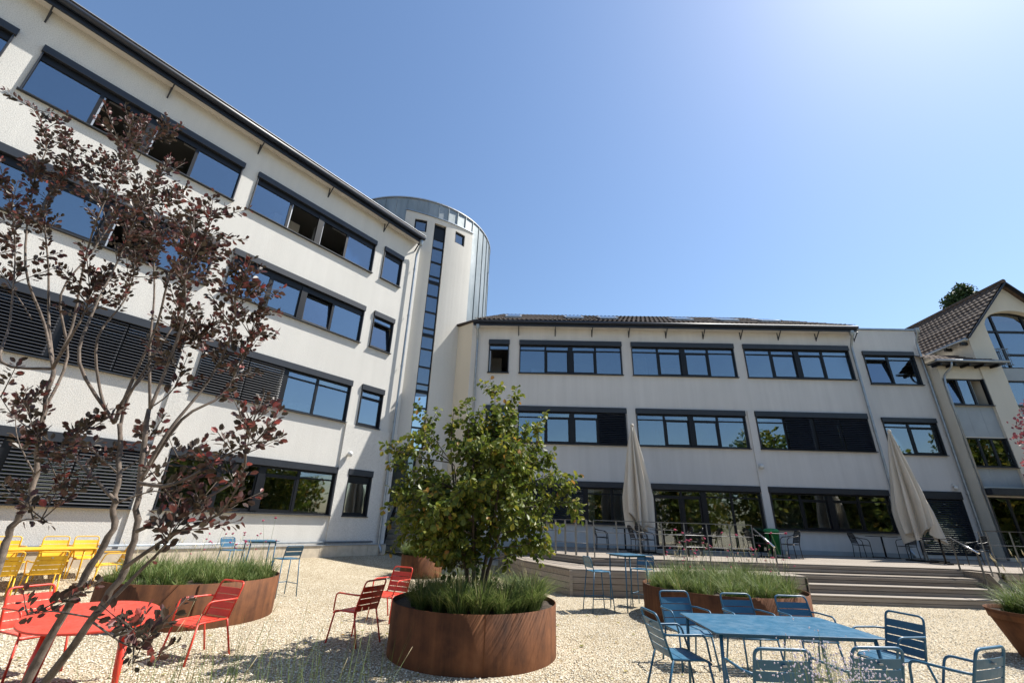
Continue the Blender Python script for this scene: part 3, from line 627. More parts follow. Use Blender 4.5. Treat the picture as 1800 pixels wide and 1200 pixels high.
    wall_holes('wall', 'plaster_house', b, P0, P1, 0, 8.95, wins+[(19.22, 20.95, 5.52, 6.84), (19.22, 20.95, 3.5, 4.24)], yb, .2)
    MB().poly([(P0, yb+2, 0), (P0, yb, 0), (P0, yb, 8.95), (P0, yb+2, 8.95)]).build('side_wall', 'plaster_house', b)
    for z0, z1 in ((5.525, 6.835), (3.505, 4.235)):
        for k in range(3): MB().box(19.225+k*.575, 19.225+(k+1)*.575-.006, yb+.03, yb+.06, z0, z1).build('spandrel_panel', 'panel_grey', b)
    window(b, *wins[0], [(1, 't'), (1, 'f'), (1, 'o')], yb, 0, 0); window(b, *wins[1], [(1, 'f'), (1, 'f'), (1, 'f')], yb, 0, 0, gl='glass_clear'); window(b, *wins[2], [(1, 'f'), (1, 'f')], yb, 0, 0, gl='glass_clear', sillp=0)
    interior(b, P0+.05, P1-.02, 3, [.5, 3.6, 6.2, 8.8], [], .4)
    tile_sheet('roof_tiles', 'roof_tile_house', b, (18.75, -.42, 8.78), (21.75, -.42, 8.78), (20.97, 1.0, 9.55), (18.75, 1.0, 9.55))
    q = MB(); q.box(18.75, 21.75, -.40, .05, 8.66, 8.70).build('soffit', 'anthracite', b); MB().tube([(18.7, -.48, 8.74), (21.8, -.48, 8.74)], .06, 8).build('gutter', 'zinc_pipe', b)
    for k in range(5): MB().bar((18.95+k*.62, .05, 8.62), (18.95+k*.62, -.40, 8.60), .07, .10).build('rafter_end', 'frame_dark', b)
    MB().tube(fillet([(19.35, -.46, 8.7), (19.35, -.40, 8.45), (19.25, -.05, 8.2), (19.16, -.05, 7.8), (19.16, -.05, .8)], .15), .045, 8).build('downpipe', 'zinc_pipe', b)
    MB().box(19.2, 24.5, -.35, .05, 3.16, 3.42).build('canopy_fascia', 'anthracite', b)
    tile_sheet('roof_tiles', 'roof_tile', b, (21.0, -.34, 3.45), (24.4, -.34, 3.45), (24.4, .1, 4.15), (21.0, .1, 4.15))
    # main roof, two slopes
    ov = .30; dz = .30*(ZRr-ZE)/(RX-GX0)
    tile_sheet('roof_tiles', 'roof_tile_house', b, (GX0-ov, 13, ZE-dz+.08), (GX0-ov, -.25, ZE-dz+.08), (RX, -.25, ZRr+.08), (RX, 13, ZRr+.08), .25, .34, .02, .045)
    MB().poly([(RX, -.25, ZRr+.08), (GX1+ov, -.25, ZE-dz+.08), (GX1+ov, 13, ZE-dz+.08), (RX, 13, ZRr+.08)]).build('roof', 'roof_tile_house', b)
    v = MB(); v.bar((GX0-ov, -.27, ZE-dz+.02), (RX, -.27, ZRr+.02), .06, .16, (0, 1, 0)); v.bar((RX, -.27, ZRr+.02), (GX1+ov, -.27, ZE-dz+.02), .06, .16, (0, 1, 0)); v.build('verge_board', 'frame_dark', b)
    MB().tube([(RX, -.3, ZRr+.12), (RX, 13, ZRr+.12)], .1, 8).build('ridge_tile', 'roof_tile_house', b)
    MB().tube([(GX0-ov-.05, -.25, ZE-dz), (GX0-ov-.05, 13, ZE-dz)], .07, 8).build('gutter', 'zinc_pipe', b)
    for k in range(6): MB().box(GX0-ov, GX0-.01, .1+k*.8, .2+k*.8, ZE-dz-.16, ZE-dz-.02).build('rafter_end', 'frame_dark', b)
house()

# ------------------------------------------------------------------ terrace deck, bench and steps (boards are single pieces)
ZD = .78
def deck():
    d = thing('terrace_deck', 'raised weathered timber terrace with bench edge and wide steps before the wing', 'terrace')
    left = [(13.25, 2.42), (15.0, 1.25), (17.3, .62), (19.2, .5)]
    def xl(y):
        for (y0, x0), (y1, x1) in zip(left[:-1], left[1:]):
            if y <= y1: return x0+(x1-x0)*(y-y0)/(y1-y0)
        return left[-1][1]
    W = .148; y = 12.40
    while y < 19.3:
        y1 = y+W-.006; ya = max(y, 13.25)
        a0, a1 = (xl(y), xl(y1)) if y >= 13.24 else (12.66, 12.66)
        XR = 24.0 if y < 18.2 else 24.0
        MB().hexa([(a0, y, ZD-.03), (XR, y, ZD-.03), (XR, y1, ZD-.03), (a1, y1, ZD-.03), (a0, y, ZD), (XR, y, ZD), (XR, y1, ZD), (a1, y1, ZD)]).build('deck_board', 'deck_wood', d); y += W
    def clad(p, q, z0, z1, n, name='cladding_board', off=0.0):
        h = (z1-z0)/n
        for k in range(n):
            bevel(MB().bar((p[0], p[1], z0+h*(k+.5)), (q[0], q[1], z0+h*(k+.5)), .024, h-.010).build(name, 'deck_wood', d), .003, 1)
        a = Vector((q[0]-p[0], q[1]-p[1], 0)).normalized(); nn = Vector((a.y, -a.x, 0))*-.02
        MB().hexa([(p[0]+nn.x, p[1]+nn.y, z0-.02), (q[0]+nn.x, q[1]+nn.y, z0-.02), (q[0]+nn.x*2, q[1]+nn.y*2, z0-.02), (p[0]+nn.x*2, p[1]+nn.y*2, z0-.02), (p[0]+nn.x, p[1]+nn.y, z1), (q[0]+nn.x, q[1]+nn.y, z1), (q[0]+nn.x*2, q[1]+nn.y*2, z1), (p[0]+nn.x*2, p[1]+nn.y*2, z1)]).build('backing', 'frame_dark', d)
    # risers of the deck edge
    lp = [(x, y) for y, x in left]
    for p, q in zip(lp[1:], lp[:-1]): clad(p, q, .60, ZD-.032, 2, 'riser_board')
    clad(lp[0], (12.42, 13.25), .60, ZD-.032, 2, 'riser_board')
    # bench: top strips and front cladding
    ZB = .585; bl = [(1.62, 12.10), (.52, 14.35), (-.12, 17.0), (-.25, 19.0)]
    bi = [(2.40, 13.22), (1.23, 14.98), (.60, 17.28), (.48, 19.0)]
    ns = 6
    for s in range(3):
        for k in range(ns):
            t0, t1 = k/ns+.004, (k+1)/ns-.004
            P = lambda i, t: (bl[i][0]+(bi[i][0]-bl[i][0])*t, bl[i][1]+(bi[i][1]-bl[i][1])*t)
            a, b_, c, e = P(s+1, t0), P(s, t0), P(s, t1), P(s+1, t1)
            MB().hexa([(*a, ZB-.03), (*b_, ZB-.03), (*c, ZB-.03), (*e, ZB-.03), (*a, ZB), (*b_, ZB), (*c, ZB), (*e, ZB)]).build('bench_board', 'deck_wood', d)
    for k in range(8):
        y0 = 12.10+k*.144; y1 = y0+.137; t0 = (y0-12.1)/1.12; t1 = (y1-12.1)/1.12
        x0 = 1.63+.78*t0; x1 = 1.63+.78*t1; xr = 7.4 if y0 < 12.75 else 12.42
        MB().hexa([(x0, y0, ZB-.03), (xr, y0, ZB-.03), (xr, y1, ZB-.03), (x1, y1, ZB-.03), (x0, y0, ZB), (xr, y0, ZB), (xr, y1, ZB), (x1, y1, ZB)]).build('bench_board', 'deck_wood', d)
    for p, q in zip(bl[1:], bl[:-1]): clad(p, q, .0, ZB-.032, 4)
    clad(bl[0], (7.4, 12.10), .0, ZB-.032, 4)
    MB().box(1.585, 1.655, 12.055, 12.125, 0, ZB-.034).build('corner_post', 'deck_wood', d)
    # steps
    for k, (yf, z) in enumerate(((12.08, .195), (12.42, .39), (12.78, .585))):
        clad((7.4, yf), (12.42, yf), z-.195 if k else -.02, z-.032, 2, 'riser_board')
        if k < 2:
            for j in range(3): bevel(MB().box(7.4, 12.42, yf-.02+j*.13, yf-.02+j*.13+.124, z-.03, z).build('tread_board', 'deck_wood', d), .004, 1)
    clad((7.4, 12.05), (7.4, 12.8), 0, .55, 4)
    MB().prism([(12.43, 12.05), (12.65, 12.05), (12.65, 13.3), (12.43, 13.3)], 0, .3).build('cheek_wall', 'deck_wood', d)
    MB().hexa([(12.43, 12.2, .3), (12.65, 12.2, .3), (12.65, 13.3, .3), (12.43, 13.3, .3), (12.43, 12.55, ZD-.035), (12.65, 12.55, ZD-.035), (12.65, 13.3, ZD-.035), (12.43, 13.3, ZD-.035)]).build('cheek_wall', 'deck_wood', d)
    clad((12.66, 12.38), (24, 12.38), 0, ZD-.032, 5)
deck()
def railing(label, path, posts, flat=False, top=1.71, handrail=None, rails=(1.41, 1.11)):
    p0 = posts[0]; t = thing('railing', label, 'railing', (p0[0], p0[1], ZD)); o = Vector((p0[0], p0[1], ZD))
    for p in posts:
        m = MB(); a = Vector((p[0], p[1], ZD-.1))-o; b = Vector((p[0], p[1], top))-o
        m.bar(a, b, .055 if flat else .028, .014 if flat else .028, (.55, .83, 0)); m.build('post', 'steel', t)
    for z in (top, *rails):
        for p, q in zip(path[:-1], path[1:]):
            if z == top: MB().bar(Vector((p[0], p[1], z+.012))-o, Vector((q[0], q[1], z+.012))-o, .04, .022).build('top_rail', 'steel', t)
            else: MB().tube([Vector((p[0], p[1], z))-o, Vector((q[0], q[1], z))-o], .009, 6).build('rail', 'steel', t)
    if handrail: MB().tube([Vector(q)-o for q in handrail], .021, 10).build('handrail', 'steel_bright', t)
    return t
railing('grey flat-bar railing along the angled left end of the terrace', [(2.30, 13.6), (1.35, 15.0), (.78, 17.3), (.7, 18.6)], [(2.30, 13.6), (2.04, 13.98), (1.78, 14.36), (1.53, 14.74), (1.30, 15.2), (1.14, 15.9), (.98, 16.6), (.8, 17.3)], True)
railing('thin steel terrace railing ending in a bright handrail left of the steps', [(2.46, 13.38), (6.92, 13.36)], [(2.46+.637*i, 13.38) for i in range(8)], handrail=[(6.93, 13.34, 1.63), (6.87, 12.3, 1.21)])
MBp = None
railing('steel railing at the right end of the terrace beside the steps', [(12.55, 12.46), (23.0, 12.46)], [(12.42, 12.46), (12.62, 12.46)]+[(13.25+.95*i, 12.46) for i in range(10)], top=1.74, handrail=[(12.41, 13.3, 1.55), (11.95, 12.15, 1.22)])
def newel(x0, y0, z0, z1, par_label):
    t = tag(MB().bar((0, 0, 0), (0, 0, z1-z0), .03, .03, (1, 0, 0)).build('handrail_post', 'steel', None, (x0, y0, z0)), par_label, 'post'); return t
newel(6.88, 12.33, .58, 1.22, 'slim post carrying the left handrail foot by the steps'); newel(12.0, 12.25, .19, 1.24, 'slim post carrying the right handrail foot on the steps'); newel(12.40, 13.28, ZD-.02, 1.54, 'slim post carrying the right handrail top on the terrace')

# ------------------------------------------------------------------ furniture
S = .93
def chair_proto(mat):
    t = ob('armchair', None); W = .225
    # back frame + seat rim
    back = fillet([(-W, -.20, .43), (-W+.005, -.335, .845), (W-.005, -.335, .845), (W, -.20, .43)], .06)
    m = MB().tube([tuple(Vector(p)*S) for p in back], .0125*S, 8)
    for s in (-1, 1): m.tube([tuple(Vector(p)*S) for p in fillet([(s*W, -.20, .43), (s*W, .18, .425), (s*W, .235, .39)], .05)], .0115*S, 6)
    m.tube([(-W*S, .235*S, .39*S), (W*S, .235*S, .39*S)], .010*S, 6); m.build('frame', mat, t)
    for k in range(4):
        ta, tb = .03+k*.20, .03+k*.20+.178
        def bp(x, tt, off): return tuple(Vector((x, -.20-.135*tt-.012*math.cos(x/W*1.5)+off, .43+.415*tt))*S)
        q = MB(); n_ = 4
        for i in range(n_):
            x0 = -W+2*W*i/n_; x1 = -W+2*W*(i+1)/n_
            q.hexa([bp(x0, ta, -.004), bp(x1, ta, -.004), bp(x1, ta, .003), bp(x0, ta, .003), bp(x0, tb, -.004), bp(x1, tb, -.004), bp(x1, tb, .003), bp(x0, tb, .003)])
        sl = q.build('back_slat', mat, t)
        if k == 3: MB().box(-.016*S, .016*S, (-.335-.004)*S, (-.310)*S, .43*S+.41*S*.72, .43*S+.41*S*.72+.012*S).build('badge', 'zinc_pipe', sl)
    for k in range(4):
        y0 = -.185+k*.106; y1 = y0+.098; z0, z1 = (.43, .43) if k < 3 else (.43, .405)
        bevel(MB().hexa([tuple(Vector(p)*S) for p in ((-W, y0, z0-.004), (W, y0, z0-.004), (W, y1, z1-.004), (-W, y1, z1-.004), (-W, y0, z0+.003), (W, y0, z0+.003), (W, y1, z1+.003), (-W, y1, z1+.003))]).build('seat_slat', mat, t), .002, 1)
    for s in (-1, 1):
        MB().tube([tuple(Vector(p)*S) for p in ((s*W, .20, .42), (s*(W+.03), .265, 0))], .0125*S, 8).build('leg', mat, t)
        MB().tube([tuple(Vector(p)*S) for p in ((s*W, -.19, .43), (s*(W+.02), -.33, 0))], .0125*S, 8).build('leg', mat, t)
        MB().tube([tuple(Vector(p)*S) for p in fillet([(s*W, -.272, .655), (s*(W+.05), -.20, .660), (s*(W+.055), .17, .665), (s*(W+.01), .225, .42)], .07)], .0115*S, 8).build('armrest', mat, t)
    return t
def stool_proto(mat):
    t = ob('bar_stool', None); W = .19; zs = .72
    back = fillet([(-W, -.17, zs), (-W, -.25, .985), (W, -.25, .985), (W, -.17, zs)], .05)
    m = MB().tube(back, .011, 8); m.tube([(-W, -.17, zs), (-W, .18, zs), (W, .18, zs), (W, -.17, zs)], .010, 6, True); m.build('frame', mat, t)
    for k in range(2):
        ta, tb = .25+k*.36, .25+k*.36+.30
        MB().hexa([(-W, -.17-.08*ta-.004, zs+.265*ta), (W, -.17-.08*ta-.004, zs+.265*ta), (W, -.17-.08*ta+.003, zs+.265*ta), (-W, -.17-.08*ta+.003, zs+.265*ta), (-W, -.17-.08*tb-.004, zs+.265*tb), (W, -.17-.08*tb-.004, zs+.265*tb), (W, -.17-.08*tb+.003, zs+.265*tb), (-W, -.17-.08*tb+.003, zs+.265*tb)]).build('back_slat', mat, t)
    for k in range(4): MB().box(-W, W, -.165+k*.087, -.165+k*.087+.080, zs-.002, zs+.006).build('seat_slat', mat, t)
    for s in (-1, 1):
        MB().tube([(s*W, .17, zs), (s*(W+.04), .23, 0)], .0105, 8).build('leg', mat, t); MB().tube([(s*W, -.17, zs), (s*(W+.04), -.25, 0)], .0105, 8).build('leg', mat, t)
    MB().tube([(-W-.027, .211, .24), (W+.027, .211, .24)], .009, 6).build('footrest', mat, t)
    for s in (-1, 1): MB().tube([(s*(W+.027), .211, .24), (s*(W+.027), -.223, .24)], .008, 6).build('stretcher', mat, t)
    return t
protos = {}
def place(kind, mat, x, y, face, label, group, z=None):
    key = (kind, mat)
    if key not in protos: protos[key] = chair_proto(mat) if kind == 'chair' else stool_proto(mat) if kind == 'stool' else bistro_proto(); o = protos[key]
    else: o = copy_tree(protos[key])
    o.location = (x, y, ground_z(x, y) if z is None else z); o.rotation_euler = (0, 0, math.atan2(face[1], face[0])-math.pi/2)
    return tag(o, label, 'chair' if kind != 'stool' else 'stool', group)
def bistro_proto():
    t = ob('bistro_chair', None)
    f = MB(); f.tube(fillet([(-.21, -.20, .0), (-.20, -.17, .42), (-.20, -.27, .78), (-.10, -.30, .84), (.10, -.30, .84), (.20, -.27, .78), (.20, -.17, .42), (.21, -.20, 0)], .09), .0125, 8); f.build('back_frame', 'black_metal', t)
    for s in (-1, 1):
        MB().tube(fillet([(s*.21, .22, 0), (s*.23, .20, .55), (s*.25, .12, .63), (s*.25, -.10, .65), (s*.20, -.24, .70)], .10), .0125, 8).build('arm_leg', 'black_metal', t)
        MB().tube([(s*.215, .2, .40), (s*.20, -.17, .42)], .01, 6).build('side_rail', 'black_metal', t)
    w = MB()
    for k in range(9): w.box(-.20, .20, -.16+k*.04, -.16+k*.04+.034, .425, .435)
    w.build('seat', 'black_weave', t)
    w = MB()
    for k in range(8):
        z = .47+k*.045; y = -.175-.1*(z-.42)/.36; w.box(-.185, .185, y-.006, y+.002, z, z+.038)
    w.build('backrest', 'black_weave', t)
    return t
def rect_table(name, mat, cx, cy, lx, ly, h, rz, label, z=None, thick=.012, taper=.04, r=.018, round_=.03):
    t = thing(name, label, 'table', (cx, cy, ground_z(cx, cy) if z is None else z), rz)
    P = []
    for sx, sy, a in ((1, 1, 0), (-1, 1, 90), (-1, -1, 180), (1, -1, 270)): P += arc(sx*(lx/2-round_), sy*(ly/2-round_), round_, a, a+90, 4)
    bevel(MB().prism(P, h-thick, h).build('tabletop', mat, t), .003, 2)
    e = MB(); q = .07
    for a, b in (((-1, -1), (1, -1)), ((1, -1), (1, 1)), ((1, 1), (-1, 1)), ((-1, 1), (-1, -1))): e.bar((a[0]*(lx/2-q), a[1]*(ly/2-q), h-thick-.016), (b[0]*(lx/2-q), b[1]*(ly/2-q), h-thick-.016), .02, .03)
    e.build('apron', mat, t)
    for sx in (-1, 1):
        for sy in (-1, 1): MB().tube([(sx*(lx/2-q), sy*(ly/2-q), h-thick), (sx*(lx/2-q+taper), sy*(ly/2-q+taper*.6), 0)], [r, r*.8], 8).build('leg', mat, t)
    return t
# blue dining set
rect_table('dining_table', 'paint_blue', 2.83, 5.37, 1.60, 1.02, .69, R(-1), 'long blue metal dining table on the gravel')
G = 'blue armchairs around the blue table'
place('chair', 'paint_blue', 2.38, 6.62, (.12, -1), 'blue armchair behind the table, nearest its left end', G)
place('chair', 'paint_blue', 3.17, 6.55, (.03, -1), 'blue armchair behind the table, middle of the far row', G)
place('chair', 'paint_blue', 3.88, 6.50, (-.03, -1), 'blue armchair behind the table, rightmost of the far row', G)
place('chair', 'paint_blue', 1.83, 5.38, (1, .12), 'blue armchair at the left head of the blue table', G)
place('chair', 'paint_blue', 2.09, 4.18, (.03, 1), 'blue armchair seen from behind, left one in front of the table', G)
place('chair', 'paint_blue', 2.88, 4.32, (-.06, 1), 'blue armchair seen from behind, half hidden by pale blossoms', G)
place('chair', 'paint_blue', 3.78, 4.42, (-.40, 1), 'blue armchair seen from behind, turned, rightmost at the bottom edge', G)
place('chair', 'paint_blue', 4.17, 5.58, (-1, -.22), 'blue armchair at the right head of the blue table', G)
# red set
def oval_table():
    t = thing('oval_table', 'oval red metal table beneath the plum-leaved tree', 'table', (-3.9, 4.92, 0), R(127.6)); h = .67
    P = [(.82*math.copysign(abs(math.cos(a))**.85, math.cos(a)), .52*math.copysign(abs(math.sin(a))**.85, math.sin(a))) for a in [2*math.pi*i/64 for i in range(64)]]
    bevel(MB().prism(P, h-.018, h).build('tabletop', 'paint_red', t), .005, 2)
    MB().prism([(x*.80, y*.72) for x, y in P], h-.05, h-.019).build('apron', 'paint_red', t)
    for sx in (-1, 1):
        for sy in (-1, 1): MB().tube([(sx*.50, sy*.26, h-.02), (sx*.56, sy*.31, 0)], [.036, .017], 10).build('leg', 'paint_red', t)
oval_table()
G = 'red armchairs on the gravel'
place('chair', 'paint_red', -3.67, 6.28, (-.32, -.75), 'bright red armchair right of the oval red table', G)
place('chair', 'paint_red', -2.09, 7.24, (-.80, .42), 'dark red armchair seen from behind, left of the big round planter', G)
place('chair', 'paint_red', -1.98, 8.75, (-.42, -.9), 'red armchair partly behind the big round planter', G)
place('chair', 'paint_red', -4.98, 5.55, (.85, -.3), 'red armchair behind the oval table, left end', G)
place('chair', 'paint_red', -4.55, 4.35, (.75, .55), 'red armchair cut by the left picture edge', G)
# yellow set
G = 'yellow armchairs around the yellow table'
c0 = left_pt(-9.75, 1.62); rect_table('dining_table', 'paint_yellow', c0.x, c0.y, 2.2, .85, .69, RZL, 'yellow metal table by the left wing wall', z=.17)
for u, d, s, lb in ((-9.42, 2.36, 1, 'yellow armchair seen from behind, nearer the planter'), (-10.0, 2.34, 1, 'yellow armchair seen from behind, leftmost in front of the yellow table'), (-8.62, .98, -1, 'yellow armchair across the table, nearest the tree stem'), (-9.12, .98, -1, 'yellow armchair across the table, middle of the wall side'), (-9.86, .98, -1, 'yellow armchair across the table, at the left picture edge')):
    p = left_pt(u, d); f = -NL*s; place('chair', 'paint_yellow', p.x, p.y, (f.x, f.y), lb, G)
p = left_pt(-8.35, 1.75); place('chair', 'paint_yellow', p.x, p.y, (-UL.x, -UL.y), 'yellow armchair at the table head behind the plum leaves', G)
# bar sets
rect_table('bar_table', 'paint_blue', 2.62, 10.45, .66, .66, 1.04, R(24), 'tall square blue bar table before the bench', taper=.03, r=.014)
rect_table('bar_table', 'paint_blue', -5.72, 11.35, .66, .66, 1.03, R(40), 'tall square blue bar table near the left wall', taper=.03, r=.014)
G = 'blue bar stools'
place('stool', 'paint_blue', 1.93, 10.22, (.95, .25), 'blue bar stool left of the tall table before the bench', G)
place('stool', 'paint_blue', 3.08, 11.0, (-.6, -.8), 'blue bar stool right behind the tall table before the bench', G)
place('stool', 'paint_blue', -4.78, 10.78, (-.75, .55), 'blue bar stool right of the tall table near the left wall', G)
place('stool', 'paint_blue', -6.55, 11.75, (.9, -.35), 'blue bar stool left of the tall table, behind flowers', G)
# terrace bistro sets
G = 'black bistro chairs on the terrace'
for x, y, f, lb in ((3.45, 17.3, (1, -.1), 'black bistro chair alone by the terrace wall, left'), (4.35, 15.75, (1, .1), 'black bistro chair behind the bar table, left one of a pair'), (4.72, 16.2, (1, .2), 'black bistro chair under the left parasol'), (5.55, 15.0, (-1, .1), 'black bistro chair facing left, right of the left parasol'), (5.98, 15.25, (-1, .3), 'black bistro chair just right of the left parasol pair'), (8.35, 16.0, (1, 0), 'black bistro chair before the terrace doors, facing right'), (9.35, 15.75, (-1, .1), 'black bistro chair before the green bin'), (13.25, 17.9, (1, -.15), 'black bistro chair left of the small table by the right window'), (14.95, 17.85, (-1, -.2), 'black bistro chair right of the small table by the right window'), (14.75, 15.0, (-1, .2), 'black bistro chair under the right parasol, beside the handrail')):
    place('bistro', 'k', x, y, f, lb, G, ZD)
def pedestal(x, y, label, h=.74, s=.7, rz=0):
    t = thing('bistro_table', label, 'table', (x, y, ZD), rz, 'small dark bistro tables'); bevel(MB().box(-s/2, s/2, -s/2, s/2, h-.02, h).build('tabletop', 'black_metal', t), .004, 1)
    MB().tube([(0, 0, .03), (0, 0, h-.02)], .03, 10).build('column', 'black_metal', t)
    f = MB(); f.bar((-.3, -.3, .02), (.3, .3, .02), .05, .03); f.bar((-.3, .3, .021), (.3, -.3, .021), .05, .03); f.build('foot', 'black_metal', t)
pedestal(4.45, 17.9, 'small dark table by the wall left of the left parasol'); pedestal(5.15, 15.6, 'small dark table between the chairs at the left parasol'); pedestal(8.85, 16.0, 'small dark table before the terrace doors'); pedestal(14.1, 17.9, 'small dark table under the right window'); pedestal(13.95, 15.35, 'small dark table beside the right parasol pole', rz=.4)
# green bin
t = thing('waste_bin', 'green waste bin standing by the pilaster on the terrace', 'bin', (10.15, 18.2, ZD)); MB().lathe([(.001, 0), (.2, 0), (.25, .78), (.26, .78)], 24).build('body', 'bin_green', t); MB().lathe([(.27, .78), (.27, .83), (.2, .88), (.001, .9)], 24).build('lid', 'bin_green', t)

# closed parasols
def parasol(x, y, label, top, seed, flare=0.0):
    t = thing('parasol', label, 'parasol', (x, y, ZD), 0, 'closed parasols on the terrace'); rnd = random.Random(seed)
    MB().tube([(0, 0, .05), (0, 0, top-ZD)], .03, 10).build('pole', 'alu_light', t)
    MB().box(-.4, .4, -.4, .4, 0, .05).build('base', 'black_metal', t); MB().lathe([(.07, .05), (.05, .3)], 12).build('socket', 'steel', t)
    k = MB(); k.tube(fillet([(.03, 0, .62), (.14, 0, .62), (.14, 0, .50), (.22, 0, .50)], .03), .012, 6); k.build('crank', 'steel', t)
    n, mrow = 96, 40; H = top-ZD; folds = 8; m = MB(); ph = [rnd.uniform(.75, 1.25) for _ in range(folds)]; bot = [rnd.uniform(-.25, .55) for _ in range(folds)]
    for i in range(mrow+1):
        s = i/mrow
        for j in range(n):
            a = 2*math.pi*j/n; fk = a/(2*math.pi)*folds; k0 = int(fk) % folds; fr = fk-int(fk)
            w_ = .5-.5*math.cos(2*math.pi*fr); am = ph[k0]*w_+ (1-w_)*.9
            low = .78+bot[k0]*w_*.9+.12*math.sin(3*a+seed)
            z = H-.02-(H-.02-low)*s
            prof = .035+.58*s**.85*(1-.30*max(0, s-.72)/.28)
            rad = prof*(.30+.76*w_*am)+.015*math.sin(9*a+6*s)*s+.02*math.sin(17*a-9*s)*s
            fl = flare*max(0, s-.5)*2*max(0, math.cos(a+.15))**3
            m.v.append(((rad+fl*.45)*math.cos(a+.25*math.sin(2.2*s)), (rad)*math.sin(a+.25*math.sin(2.2*s)), z))
    for i in range(mrow):
        for j in range(n): m.face([i*n+j, (i+1)*n+j, (i+1)*n+(j+1) % n, i*n+(j+1) % n], True)
    m.build('canopy', 'canvas', t)
    c = MB(); c.lathe([(.03, H+.06), (.06, H+.03), (.07, H-.04)], 12); c.build('finial', 'canvas', t)
parasol(4.66, 16.62, 'closed beige parasol left of the terrace doors', 5.15, 3); parasol(14.28, 16.4, 'closed beige parasol with crank pole at the right of the terrace', 5.18, 11, .9)

# ------------------------------------------------------------------ planters
def planter(x, y, r, h, label, r0=None, seam=None):
    z = ground_z(x, y); r0 = r0 or r; t = thing('planter', label, 'planter', (x, y, z), 0, 'corten steel planters')
    MB().lathe([(r0, -.05), (r, h), (r-.006, h+.002), (r-.012, h), (r-.03, h-.12)], 96).build('shell', 'corten', t)
    if seam is not None:
        a = seam; m = MB(); m.bar((r0*1.001*math.cos(a), r0*1.001*math.sin(a), 0), (r*1.001*math.cos(a), r*1.001*math.sin(a), h-.01), .012, .008, (math.cos(a), math.sin(a), 0)); m.build('weld_seam', 'corten', t)
    m = MB(); n = 40; rings = 8; m.v.append((0, 0, h-.05))
    for i in range(1, rings+1):
        for k in range(n): a = 2*math.pi*k/n; q = (r-.02)*i/rings; m.v.append((q*math.cos(a), q*math.sin(a), h-.07+.025*random.random()))
    for k in range(n): m.face([0, 1+k, 1+(k+1) % n], True)
    for i in range(rings-1):
        for k in range(n): m.face([1+i*n+k, 1+(i+1)*n+k, 1+(i+1)*n+(k+1) % n, 1+i*n+(k+1) % n], True)
    m.build('soil', 'soil', t); return t
planter(-.4, 7.01, 1.118, .60, 'big round rusted planter with the green tree in the middle', seam=R(-80))
planter(-2.55, 15.05, .62, .60, 'round rusted planter behind the green tree', seam=R(-100))
planter(-5.32, 8.62, 1.30, .60, 'wide rusted planter behind the red chairs', seam=R(-55))
planter(4.25, 9.75, 1.48, .56, 'wide rusted planter behind the blue table')
planter(8.0, 7.25, .78, .62, 'flared rusted pot at the right picture edge', r0=.52)

# ------------------------------------------------------------------ vegetation
def blades(cx, cy, z0, n, h0, h1, spread, lean, seed, w=.006, tint=(0, 1), bend=.6):
    g_ = np.random.default_rng(seed); a = g_.random(n)*6.283; r = spread*np.sqrt(g_.random(n)); ln = h0+(h1-h0)*g_.random(n)
    bx, by = cx+r*np.cos(a), cy+r*np.sin(a); da = a+g_.normal(0, .6, n); le = lean*(.25+.9*g_.random(n))
    dx, dy = np.cos(da), np.sin(da); px, py = -dy, dx; V = []
    for s, ww in ((0, 1), (.35, .95), (.7, .7), (1, .08)):
        hor = ln*le*(s**(1+bend)); ver = ln*(s-.35*le*s**2.4)
        for sg in (-1, 1): V.append(np.stack([bx+dx*hor+sg*px*w*ww/1, by+dy*hor+sg*py*w*ww/1, z0+ver], -1))
    V = np.stack(V, 1); base = np.array([(0, 1, 3, 2), (2, 3, 5, 4), (4, 5, 7, 6)])
    F = (base[None]+8*np.arange(n)[:, None, None]).reshape(-1, 4); tn = tint[0]+(tint[1]-tint[0])*g_.random(n)
    return V.reshape(-1, 3), F, np.repeat(tn, 8)
def merge(parts):
    V, F, T, o = [], [], [], 0
    for v, f, t in parts: V.append(v); F.append(f+o); T.append(t); o += len(v)
    return np.concatenate(V), np.concatenate(F), np.concatenate(T)
# tufts in the big planter: single plants
tuft_meshes = []
for k in range(4):
    v, f, t_ = merge([blades(0, 0, 0, 230, .24, .52, .10, 1.05, 100+k, .0042, (.25, .95)), blades(0, 0, 0, 10, .48, .66, .05, .5, 140+k, .002, (.9, 1))])
    o = tint_mesh('grass_tuft', v, f, t_, 'grass_blade'); tuft_meshes.append(o.data); bpy.data.objects.remove(o)
spots = [(-118, .82), (-100, .88), (-82, .84), (-64, .88), (-46, .84), (-28, .86), (-8, .82), (-138, .84), (-158, .8), (170, .78), (20, .8), (48, .8), (80, .82), (110, .8), (140, .8), (-110, .48), (-70, .50), (-30, .52), (-150, .5)]
for i, (a, r) in enumerate(spots):
    o = ob('grass_tuft', tuft_meshes[i % 4], None, (-.4+r*math.cos(R(a)), 7.01+r*math.sin(R(a)), .54)); o.rotation_euler.z = i*1.3; s = random.uniform(.8, 1.12); o.scale = (s, s, s)
    tag(o, 'arching green grass tuft in the big round planter under the tree', 'grass tuft', 'grass tufts in the big round planter')
